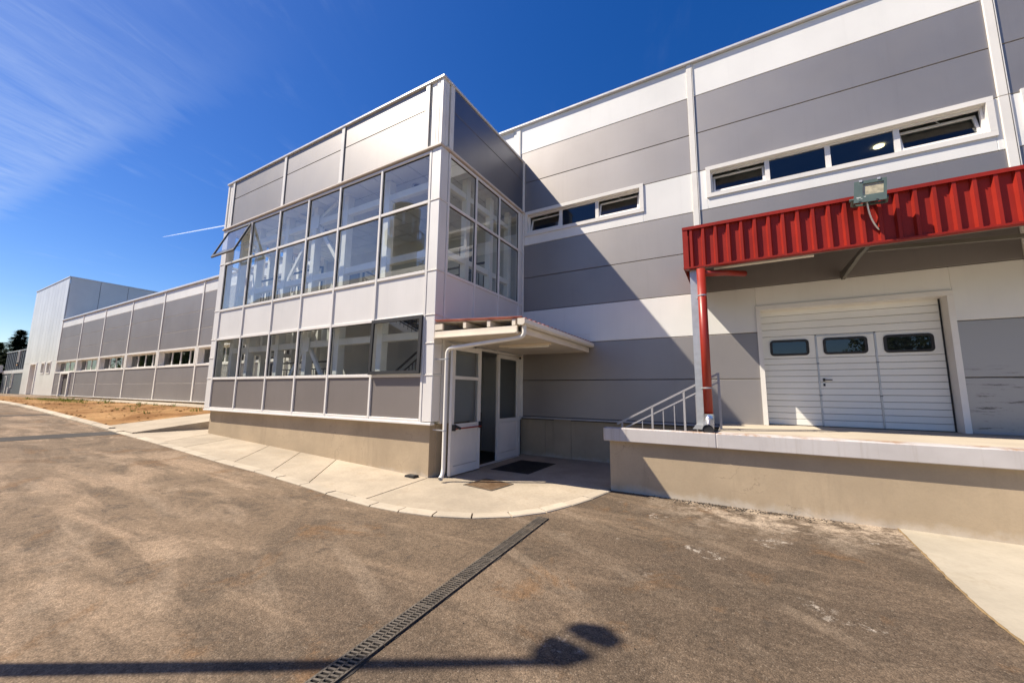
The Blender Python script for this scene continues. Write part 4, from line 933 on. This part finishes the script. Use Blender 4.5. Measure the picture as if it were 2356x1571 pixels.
MB().box(X0-.003, X0+.0, YC-.01, YM-.03, ZBt, ZT-.03).build('end_sheet', red, rc)
MB().box(X0-.002, X0+.085, YC-.0575, YC-.0545, ZBt+.029, ZT-.063).build('end_flashing', red, rc)
mb = MB(); sc = MB()
for i in range(n_r):
    bx_ = X0+.105+i*pit
    if i % 2 == 0: mb.tube([(bx_+.044, YC-.0665, ZT-.058), (bx_+.044, YC-.076, ZT-.058)], .011, 8)
    mb.tube([(bx_+.145, YC-.002, ZBt+.052), (bx_+.145, YC-.014, ZBt+.052)], .012, 8)
mb.build('rivet', red, rc)
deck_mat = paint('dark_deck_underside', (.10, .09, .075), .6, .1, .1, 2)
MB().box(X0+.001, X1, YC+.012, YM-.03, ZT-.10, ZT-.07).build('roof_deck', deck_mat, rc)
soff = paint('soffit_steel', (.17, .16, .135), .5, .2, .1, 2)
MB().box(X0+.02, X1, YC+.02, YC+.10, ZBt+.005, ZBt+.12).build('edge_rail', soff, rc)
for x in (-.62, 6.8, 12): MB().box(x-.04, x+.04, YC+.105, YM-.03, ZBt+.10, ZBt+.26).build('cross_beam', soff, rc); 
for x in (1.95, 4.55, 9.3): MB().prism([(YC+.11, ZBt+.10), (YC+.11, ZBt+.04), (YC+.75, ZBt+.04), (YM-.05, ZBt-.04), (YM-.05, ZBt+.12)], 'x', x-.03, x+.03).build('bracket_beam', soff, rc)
MB().bar((2.0, YC+.5, ZBt+.075), (4.5, YC+.95, ZBt+.075), .05, .06).build('wind_brace', soff, rc)
MB().tube([(-.25, YC+.2, ZBt+.02), (1.25, YC+.2, ZBt+.02)], .03, 10).build('light_tube', tube_mat, rc)
post = mesh('support_post', *(lambda mb: (mb.v, mb.f))(MB().box(-.657, -.537, 7.86, 7.98, 1.14, ZBt+.1)), galv, rc)
MB().prism([(-.73, 1.1205), (-.465, 1.1205), (-.52, 1.20), (-.675, 1.20)], 'y', 7.80, 8.02).build('base_plate', galv, post)
rp = thing('red_downpipe', (-.44, 7.75, 1.1), 'red steel downpipe with foil-wrapped foot beside the canopy post', 'downpipe')
xp_, yp_ = -.455, 7.70
pth = [Vector((.02, 8.55, 3.99)), Vector((-.28, 8.05, 3.97))]+arc(Vector((-.38, 7.86, 3.955)), Vector((xp_, yp_, 3.94)), Vector((xp_, yp_, 3.80)), 6)+[Vector((xp_, yp_, 1.42))]+arc(Vector((xp_, yp_, 1.42)), Vector((xp_, yp_, 1.26)), Vector((xp_+.02, 7.30, 1.19)), 5)[1:]
MB().tube([Vector((xp_, yp_, 4.02)), Vector((xp_, yp_, 1.36))], .074, 20).build('pipe', red_pipe, rp, True)
MB().tube([Vector((.25, 8.35, 4.01)), Vector((-.05, 8.05, 3.99)), Vector((xp_, yp_, 3.93))], .055, 16).build('pipe_branch', red_pipe, rp, True)
foot = [Vector((xp_, yp_, 1.40)), Vector((xp_, yp_, 1.30))]+arc(Vector((xp_, yp_, 1.30)), Vector((xp_, yp_-.02, 1.20)), Vector((xp_+.01, 7.20, 1.165)), 5)[1:]
MB().tube(foot, .084, 20, cap=False).build('foil_elbow', foil, rp, True)
fe = foot[-1]; MB().tube([fe+Vector((0, .012, 0)), fe+Vector((0, .008, 0))], .080, 20).build('pipe_bore', black_rub, rp)
mb = MB()
for z in (3.52, 1.85): mb.tube([(xp_, yp_, z-.012), (xp_, yp_, z+.012)], .080, 20).bar((xp_, yp_, z), (-.56, 7.87, z), .02, .02)
mb.build('pipe_clip', galv, rp)
fld = thing('floodlight', (1.9, 7.6, 4.85), 'grey-green floodlight tilted up on the red canopy edge with hanging cable', 'floodlight')
Fo = Vector((1.92, 7.50, 4.83)); n_ = Vector((-.10, -.80, .06)).normalized()
fu = (Vector((.06, -.28, 1))-n_*Vector((.06, -.28, 1)).dot(n_)).normalized(); fr_ = fu.cross(n_).normalized()*-1
if fr_.x < 0: fr_ = -fr_
n_ = -fr_.cross(fu)*-1
if n_.y > 0: n_ = -n_
def FP(a, b, c): return Fo+fr_*a+fu*b+n_*c
def fbox(mb, a0, a1, b0, b1, c0, c1, tap=1.):
    k = len(mb.v)
    for c, s in ((c0, tap), (c1, 1.)):
        for a, b in ((a0, b0), (a1, b0), (a1, b1), (a0, b1)): mb.v.append(tuple(FP(a*s, b*s, c)))
    mb.f += [tuple(k+i for i in q) for q in ((3, 2, 1, 0), (4, 5, 6, 7), (0, 1, 5, 4), (1, 2, 6, 5), (2, 3, 7, 6), (3, 0, 4, 7))]; return mb
hw, hh = .175, .165
fbox(MB(), -hw, hw, -hh, hh, -.10, -.012, .72).build('housing', lampgreen, fld)
mb = MB(); wx0, wx1, wz0, wz1 = -.085, .150, -.06, .125
fbox(mb, -hw-.01, wx0, -hh-.01, hh+.01, -.010, .014); fbox(mb, wx1, hw+.01, -hh-.01, hh+.01, -.010, .014); fbox(mb, wx0, wx1, -hh-.01, wz0, -.010, .014); fbox(mb, wx0, wx1, wz1, hh+.01, -.010, .014)
mb.build('front_frame', lampgreen, fld)
fbox(MB(), wx0, wx1, wz0, wz1, -.0115, -.0105).build('reflector', paint('cream_reflector', (.46, .41, .30), .5, 0, .25, 18), fld)
mesh('lens', [FP(wx0, wz0, .008), FP(wx1, wz0, .008), FP(wx1, wz1, .008), FP(wx0, wz1, .008)], [(0, 1, 2, 3)], glass('lamp_glass', (.93, .93, .90), (.35, .04)), fld)
mb = MB()
for a in (-.11, .095): fbox(mb, a-.018, a+.018, hh-.01, hh+.022, -.02, .026)
mb.build('clip', galv, fld)
mb = MB()
for a in (-.115, .08): fbox(mb, a-.012, a+.012, -hh-.02, -hh+.012, -.02, .022)
mb.build('clip', black_rub, fld)
mb = MB(); lab = paint('printed_white', (.7, .72, .7), .5, 0, 0, 1, rnd=0)
fbox(mb, -.155, -.102, -.098, -.090, .0142, .0150); fbox(mb, -.148, -.128, -.118, -.113, .0142, .0150); fbox(mb, -.105, -.085, -.118, -.113, .0142, .0150); fbox(mb, -.068, -.045, -.092, -.086, .0142, .0150)
mb.build('printed_marks', lab, fld)
MB().bar(FP(-hw-.02, -.10, -.05), FP(-hw-.02, -.14, -.16), .03, .04).bar(FP(hw+.02, -.10, -.05), FP(hw+.02, -.14, -.16), .03, .04).bar(FP(-hw-.02, -.14, -.16), FP(hw+.02, -.14, -.16), .03, .03).bar(FP(0, -.14, -.16), (1.93, YC-.03, ZT+.01), .04, .04).tube([FP(-hw-.06, -.10, -.04), FP(-hw+.0, -.10, -.04)], .025, 10).build('bracket', lampgreen, fld)
MB().tube(arc(FP(-.03, -.15, -.03), Vector((1.89, 7.58, 4.40)), Vector((2.05, YC-.02, 4.28)), 10), .011, 8).build('cable', pvc, fld, True)

# ------------------------------------------------------------------ low hall on the left
lh = thing('low_hall', (-38, 11, .95), 'long low factory hall with ribbon windows between white pilasters', 'building')
PX = [-53.45, -47.38, -41.92, -36.43, -31.10, -25.85, -20.5, -14.95]
RW = [(1.08, 2.06, grey_panel), (2.06, 3.02, grey_panel), (4.10, 5.10, grey_panel), (5.10, 6.13, grey_panel), (6.13, 7.14, grey_panel), (7.14, 7.80, white_panel)]
for i, (a, b) in enumerate(zip(PX, PX[1:])):
    for z0, z1, m in RW:
        if i == 0 and z0 < 3: 
            box('wall_panel', a+.08, -51.2, YM, YM+.06, z0+.006, z1-.006, m, lh, .008); box('wall_panel', -48.75, b-.08, YM, YM+.06, z0+.006, z1-.006, m, lh, .008)
        else: box('wall_panel', a+.08, b-.08, YM, YM+.06, z0+.006, z1-.006, m, lh, .008)
    for z0, z1 in ((1.0, 3.03), (4.1, 7.8)): box('wall_liner', a, b, YM+.065, YM+.09, z0, z1, int_dark, lh)
    w0, w1 = a+.12, b-.12
    wn = mesh('window', *(lambda mb: (mb.v, mb.f))(MB().box(w0, w1, YM-.035, YM, 4.0, 4.10).box(w0, w1, YM-.035, YM, 3.0, 3.10).box(w0, w0+.10, YM-.035, YM, 3.102, 3.998).box(w1-.10, w1, YM-.035, YM, 3.102, 3.998)
        .box(w0+.08, w1-.08, YM+.001, YM+.32, 3.98, 4.01).box(w0+.08, w1-.08, YM+.001, YM+.32, 3.09, 3.115).box(w0+.07, w0+.10, YM+.001, YM+.32, 3.116, 3.979).box(w1-.10, w1-.07, YM+.001, YM+.32, 3.116, 3.979)), trim, lh)
    y = YM+.25; e = [w0+.10+(w1-w0-.2)*k/4 for k in range(5)]
    mb = MB().box(w0+.101, w1-.101, y-.03, y+.03, 3.117, 3.17).box(w0+.101, w1-.101, y-.03, y+.03, 3.93, 3.978)
    for x in e: mb.box(x-.05, x+.05, y-.03, y+.03, 3.171, 3.929)
    mb.build('window_frame', trim2, wn)
    for k in range(4): mesh('pane', [(e[k]+.05, y, 3.16), (e[k+1]-.05, y, 3.16), (e[k+1]-.05, y, 3.94), (e[k]+.05, y, 3.94)], [(0, 1, 2, 3)], dark_glass, wn)
for x in PX: box('pilaster', x-.08, x+.08, YM-.035, YM+.02, 1.06, 7.81, trim, lh, .008)
box('roof_coping', -53.5, -14.95, YM-.09, YM+.4, 7.812, 7.92, coping, lh, .01)
box('base_flashing', -53.5, -14.95, YM-.05, YM+.05, 1.03, 1.078, trim, lh, .006)
box('plinth', -53.5, -14.95, YM+.05, YM+.3, .7, 1.03, plinth_mat, lh)
box('roof', -53.5, -14.95, YM+.41, 24, 7.5, 7.7, int_dark, lh); box('rear_wall', -53.5, -14.95, 23.9, 24, 0, 7.5, int_dark, lh); box('hall_floor', -53.5, -14.95, YM+.1, 23.9, .9, 1.0, int_floor, lh)
dr_ = mesh('side_door', *(lambda mb: (mb.v, mb.f))(MB().box(-51.3, -51.0, YM-.10, YM+.3, .95, 3.0).box(-48.95, -48.65, YM-.10, YM+.3, .95, 3.0).box(-50.99, -48.96, YM-.10, YM+.3, 2.9, 3.0)), trim, lh)
box('door_leaf', -50.98, -48.97, YM+.2, YM+.25, .95, 2.89, trim2, dr_)
for k, x in enumerate((-28.4, -33.8, -39.2, -44.6)):
    b_ = thing('bracing_stand' if k == 0 else 'pallet_rack', (x, 11.2, 1), ['white cross-braced steel frame seen through the low hall window nearest the annex', 'pallet rack seen through the second low hall window from the annex', 'pallet rack seen through the third low hall window from the annex', 'pallet rack seen through the fourth low hall window from the annex'][k], 'steel frame' if k == 0 else 'rack')
    if k == 0:
        MB().bar((x-.6, 11, 2.2), (x+.9, 11, 4.6), .12, .16).build('brace', steel_white, b_); MB().bar((x+.9, 11.2, 2.2), (x-.6, 11.2, 4.6), .12, .16).build('brace', steel_white, b_)
        box('upright', x+.5, x+.7, 11.4, 11.6, 1, 7, steel_white, b_)
    else:
        for dx_ in (-1.4, 1.4): box('upright', x+dx_-.05, x+dx_+.05, 11.4, 11.5, 1, 5, steel_white, b_)
        for z in (2.2, 3.35): box('shelf', x-1.4, x+1.4, 11.2, 12.2, z, z+.08, wood, b_)
    if k == 0: box('timber_shelf', x+1.2, x+2.4, 11.2, 12, 3.35, 3.42, wood, b_)

# ------------------------------------------------------------------ tall white block and slate block beyond
tb = thing('tall_white_block', (-59, 15, .95), 'tall plain white block of vertical cladding at the end of the low hall', 'building')
TX0, TX1, TZ = -65.72, -53.58, 12.0
nP = 11
for i in range(nP):
    a = TX0+(TX1-TX0)*i/nP; b = TX0+(TX1-TX0)*(i+1)/nP
    for z0, z1 in ((4.15, TZ),): box('cladding_panel', a+.012, b-.012, YM-.01, YM+.05, z0, z1, far_white, tb, .01)
box('cladding_panel', TX0, -62.9, YM-.01, YM+.05, 1.0, 4.14, far_white, tb); box('cladding_panel', -60.2, -58.5, YM-.01, YM+.05, 1.0, 4.14, far_white, tb)
box('cladding_panel', -57.2, -56.5, YM-.01, YM+.05, 1.0, 4.14, far_white, tb); box('cladding_panel', -55.2, TX1, YM-.01, YM+.05, 1.0, 4.14, far_white, tb)
for a, b in ((-58.5, -57.2), (-56.5, -55.2)):
    box('cladding_panel', a, b, YM-.01, YM+.05, 1.0, 3.0, far_white, tb)
    w_ = mesh('window', *(lambda mb: (mb.v, mb.f))(MB().box(a, b, YM-.05, YM+.3, 4.0, 4.14).box(a, b, YM-.05, YM+.3, 3.0, 3.12).box(a, a+.12, YM-.05, YM+.3, 3.121, 3.999).box(b-.12, b, YM-.05, YM+.3, 3.121, 3.999)), trim, tb)
    mesh('pane', [(a+.12, YM+.25, 3.12), (b-.12, YM+.25, 3.12), (b-.12, YM+.25, 4), (a+.12, YM+.25, 4)], [(0, 1, 2, 3)], dark_glass, w_)
d_ = mesh('side_door', *(lambda mb: (mb.v, mb.f))(MB().box(-62.9, -62.6, YM-.06, YM+.6, .95, 4.0).box(-60.5, -60.2, YM-.06, YM+.6, .95, 4.0).box(-62.9, -60.2, YM-.06, YM+.6, 4.0, 4.14)), trim, tb)
box('door_leaf', -62.6, -60.5, YM+.45, YM+.55, .95, 4.0, trim2, d_)
ys = [YM+.06+i*2.0 for i in range(15)]
for a, b in zip(ys, ys[1:]): box('cladding_panel', TX1-.06, TX1, a+.012, b-.012, .95, TZ, far_white, tb, .01)
box('roof_coping', TX0-.03, TX1+.05, YM-.06, YM+.3, TZ+.001, TZ+.09, coping, tb); box('roof_coping', TX1-.3, TX1+.05, YM+.301, ys[-1], TZ+.001, TZ+.09, coping, tb)
box('core', TX0+.05, TX1-.07, YM+.62, ys[-1], .5, TZ-.05, int_dark, tb); box('plinth', TX0, TX1, YM+.02, YM+.3, .6, .99, plinth_mat, tb)
sb = thing('slate_block', (-71, 12, .95), 'dark slate two-storey container block at the far left end', 'building')
box('lower_wall', -75.9, -65.8, YM+.05, YM+6, .95, 3.25, slate, sb); box('floor_band', -76.0, -65.8, YM+.0, YM+6, 3.25, 3.62, coping, sb)
v = []; pr_ = []
x = -75.6
while x < -65.9: pr_ += [(x, 0), (x+.35, 0), (x+.45, .14), (x+.8, .14)]; x += .9
mb = MB(); P_ = [(a, YM+.08+d) for a, d in pr_]; P_ += [(P_[-1][0], YM+6), (P_[0][0], YM+6)]
mb.prism(P_, 'z', 3.62, 5.72).build('upper_wall', slate, sb)
box('roof_coping', -75.8, -65.8, YM+.02, YM+6, 5.721, 5.83, galv, sb)
for x0, x1, z0, z1 in ((-69.4, -68.7, 4.5, 5.7), (-70.9, -70.1, 1.7, 3.2)):
    w_ = box('window', x0, x1, YM-.02, YM+.079, z0, z1, trim2, sb); box('pane', x0+.1, x1-.12, YM-.025, YM-.021, z0+.05, z1-.02, int_dark, w_)
box('sign_plate', -69.6, -69.0, YM+.0, YM+.06, 4.1, 4.25, wood, sb)
dd2 = box('side_door', -74.0, -73.1, YM-.01, YM+.049, .96, 3.0, trim2, sb); box('door_leaf', -73.95, -73.35, YM-.02, YM-.012, .98, 2.9, slate, dd2)
box('vent_pipe', -71.3, -71.0, YM-.1, YM+.049, 1.0, 1.7, trim2, sb)
aw = thing('bracket_awning', (-76.5, 9, 3.6), 'thin pale awning arm projecting from the slate block at the far left', 'awning')
MB().bar((-75.9, 9.3, 3.75), (-80.0, 8.6, 3.35), .6, .16).build('awning_panel', trim2, aw); box('awning_post', -76.0, -75.8, YM-.3, YM-.05, 3.4, 4.3, trim2, aw)

# ------------------------------------------------------------------ trees
def conifer(x, y, z, h, r, label, seed, mat=fir_mat):
    R_ = random.Random(seed); t = thing('fir_tree', (x, y, z), label, 'tree', 'firs beyond the slate block')
    MB().tube([(x, y, z-.2), (x, y, z+h*.5), (x, y, z+h*.97)], [r*.07, r*.045, .02], 8).build('trunk', bark, t)
    vs = []; fs = []
    for i in range(520):
        u = R_.random()**.8; zz_ = z+h*(.08+.92*u); L_ = r*(1-u)**.85*R_.uniform(.65, 1.12)+.10; a = R_.uniform(0, 6.283); dr = -.25-.15*(1-u)
        dx, dy = math.cos(a), math.sin(a)
        for s_ in range(max(3, int(L_/.20))):
            q = (s_+R_.random())/max(3, int(L_/.20)); cx_, cy_, cz_ = x+dx*L_*q, y+dy*L_*q, zz_+dr*L_*q+.25*L_*q*q
            w_ = (.10+.22*(1-q))*(.5+.6*r/3)
            for e_ in range(5):
                b_ = R_.uniform(0, 6.283); l_ = w_*R_.uniform(1.0, 2.6); k_ = len(vs); px_, py_ = math.cos(b_)*.3+dx*.5, math.sin(b_)*.3+dy*.5
                vs.extend([(cx_-py_*.26, cy_+px_*.26, cz_), (cx_+py_*.26, cy_-px_*.26, cz_+.02), (cx_+px_*l_*1.5, cy_+py_*l_*1.5, cz_+R_.uniform(-.35, .15)*l_)]); fs.append((k_, k_+1, k_+2))
    mesh('crown', vs, fs, mat, t)
conifer(-96, 13.4, .9, 9.6, 4.2, 'dark pointed fir rising behind the slate block', 1)
conifer(-93, 9.2, .9, 9.9, 3.6, 'fir cut by the left edge of the photo beside the slate block', 2)
conifer(-104, 12.5, .9, 8.0, 4.6, 'lower fir between the two taller ones behind the slate block', 5, leaf_mat)
conifer(-86, 8.6, .9, 5.2, 3.0, 'dark low fir at the foot of the slate block awning', 6)
def broad(x, y, h, r, label, seed):
    R_ = random.Random(seed); t = thing('broadleaf_tree', (x, y, 0), label, 'tree', 'trees behind the camera')
    MB().tube([(x, y, -.2), (x+.1, y, h*.4), (x-.1, y+.1, h*.75)], [.22, .16, .06], 8).build('trunk', bark, t); vs = []; fs = []
    cl = [(R_.gauss(0, r*.45), R_.gauss(0, r*.45), h*.65+R_.gauss(0, h*.15), r*R_.uniform(.3, .5)) for _ in range(14)]
    for c_ in cl:
        for _ in range(170):
            d = Vector((R_.gauss(0, 1), R_.gauss(0, 1), R_.gauss(0, 1))).normalized()*c_[3]*R_.uniform(.6, 1.05); q = Vector((x+c_[0], y+c_[1], c_[2]))+d; k_ = len(vs); s_ = .28
            for _e in range(3): vs.append(tuple(q+Vector((R_.uniform(-s_, s_), R_.uniform(-s_, s_), R_.uniform(-s_, s_)))))
            fs.append((k_, k_+1, k_+2))
    mesh('crown', vs, fs, leaf_mat, t)
broad(13, -26, 9, 4.0, 'broad tree behind the camera, mirrored in the right door window', 11)
broad(19, -24, 8, 3.6, 'broad tree behind the camera, right of the mirrored one', 12)
broad(-48, -28, 21, 6.0, 'broad tree at the foot of the mirrored chimney', 13)
broad(-41.5, -28, 19.5, 5.0, 'lower tree right of the mirrored chimney foot', 14)

# ------------------------------------------------------------------ what the glazing mirrors: building and chimney opposite
ob = thing('opposite_building', (-38, -16, 0), 'long brown building across the yard, mirrored in the annex glazing', 'building')
box('wall', -57, -19, -20, -13, -.1, 11.2, opp_wall, ob)
MB().prism([(-12.4, 11.0), (-12.4, 11.25), (-16.5, 14.6), (-20.6, 11.25), (-20.6, 11.0)], 'x', -58, -18).build('roof', opp_roof, ob)
for i in range(9):
    for z in (2.2, 5.6, 8.7): box('window', -55+i*4.1, -53.2+i*4.1, -12.99, -12.95, z, z+1.4, int_dark, ob)
v = []; f = []; R_ = random.Random(21)  # added tree belt: its dark reflection keeps sky out of the low hall windows
for _ in range(16000):
    x = R_.uniform(-190, -62); y = R_.gauss(-34, 3.0); z = R_.uniform(0, 1)**.8*(16+2.5*math.sin(x*.21)+1.5*math.sin(x*.53)); k_ = len(v); q = .95
    for _e in range(3): v.append((x+R_.uniform(-q, q), y+R_.uniform(-q, q), z+R_.uniform(-q, q)))
    f.append((k_, k_+1, k_+2))
tag(mesh('added_woodland', v, f, leaf_mat), 'belt of trees added across the road to darken the low hall window reflections', 'wood', kind='stuff')
ch = thing('brick_chimney', (-44, -31, 0), 'dark brick chimney with antenna platform, mirrored in the annex glazing', 'chimney')
kc = (12+31)/6.0
CXc = -45.1
MB().tube([(CXc, -31, 0), (CXc, -31, 30.0)], [2.5, 1.9], 24).build('shaft', brick_dark, ch, True)
MB().tube([(CXc, -31, 30.0), (CXc, -31, 31.4)], [2.1, 2.1], 24).build('crown_ring', brick_dark, ch)
mb = MB().tube([(CXc, -31, 25.0), (CXc, -31, 25.3)], 3.05, 24)
for i in range(20):
    a = i*math.pi/10; b_ = a+math.pi/10; ca, sa, cb, sb_ = math.cos(a)*3, math.sin(a)*3, math.cos(b_)*3, math.sin(b_)*3
    mb.bar((CXc+ca, -31+sa, 25.3), (CXc+ca, -31+sa, 26.9), .10, .10); mb.bar((CXc+ca, -31+sa, 26.9), (CXc+cb, -31+sb_, 26.9), .10, .10)
mb.build('platform', dark_metal, ch)
mb = MB()
for i in range(9): a = i*.7+.2; mb.box(CXc+2.2*math.cos(a)-.15, CXc+2.2*math.cos(a)+.15, -31+2.2*math.sin(a)-.15, -31+2.2*math.sin(a)+.15, 26.6+(i % 3), 29+(i % 3))
mb.build('antenna', galv, ch)

# ------------------------------------------------------------------ yard lamp outside the frame (its shadow crosses the foreground)
lp = thing('yard_lamp', (-6.08, -.44, 0), 'tall yard lamp outside the frame whose shadow falls across the asphalt', 'street lamp')
t_ = 4.9; H_ = t_*1.432; Lx, Ly = -1.19-t_, 2.50-t_*.6
MB().tube([(Lx-.02, Ly-.17, 0), (Lx, Ly, H_+.02)], [.075, .05], 14).build('pole', galv, lp, True)
MB().tube([(Lx-.02, Ly-.17, -.01), (Lx-.02, Ly-.17, .04)], .16, 14).build('base_plate', galv, lp)
ax = Vector((-.03, .26, .28)).normalized(); L0 = Vector((Lx, Ly, H_))
MB().tube([L0-ax*.02, L0+ax*.05, L0+ax*.22], [.05, .12, .17], 18).build('lamp_body', dark_metal, lp, True)
MB().tube([L0+ax*.42, L0+ax*.50, L0+ax*.58], [.175, .17, .06], 18).build('lamp_hood', dark_metal, lp, True)
mb = MB(); o1 = ax.orthogonal().normalized(); o2 = ax.cross(o1)
for i in range(4): a = i*math.pi/2+.4; d = (o1*math.cos(a)+o2*math.sin(a))*.14; mb.bar(L0+ax*.19+d, L0+ax*.44+d, .012, .012)
mb.build('lamp_stay', dark_metal, lp)

# ------------------------------------------------------------------ vapour trail
k_ = 5200.; d0 = Vector((-1.26127915, 0.37640919, 0.38846713)); d1 = Vector((-1.10, .4642, .424))
ct = MB().tube([d0*k_, d0.lerp(d1, .3)*k_, d1*k_], [2.0, 5.0, 7.5], 8).build('vapour_trail', contrail_mat)
tag(ct, 'thin white aircraft vapour trail in the sky left of the annex', 'vapour trail')
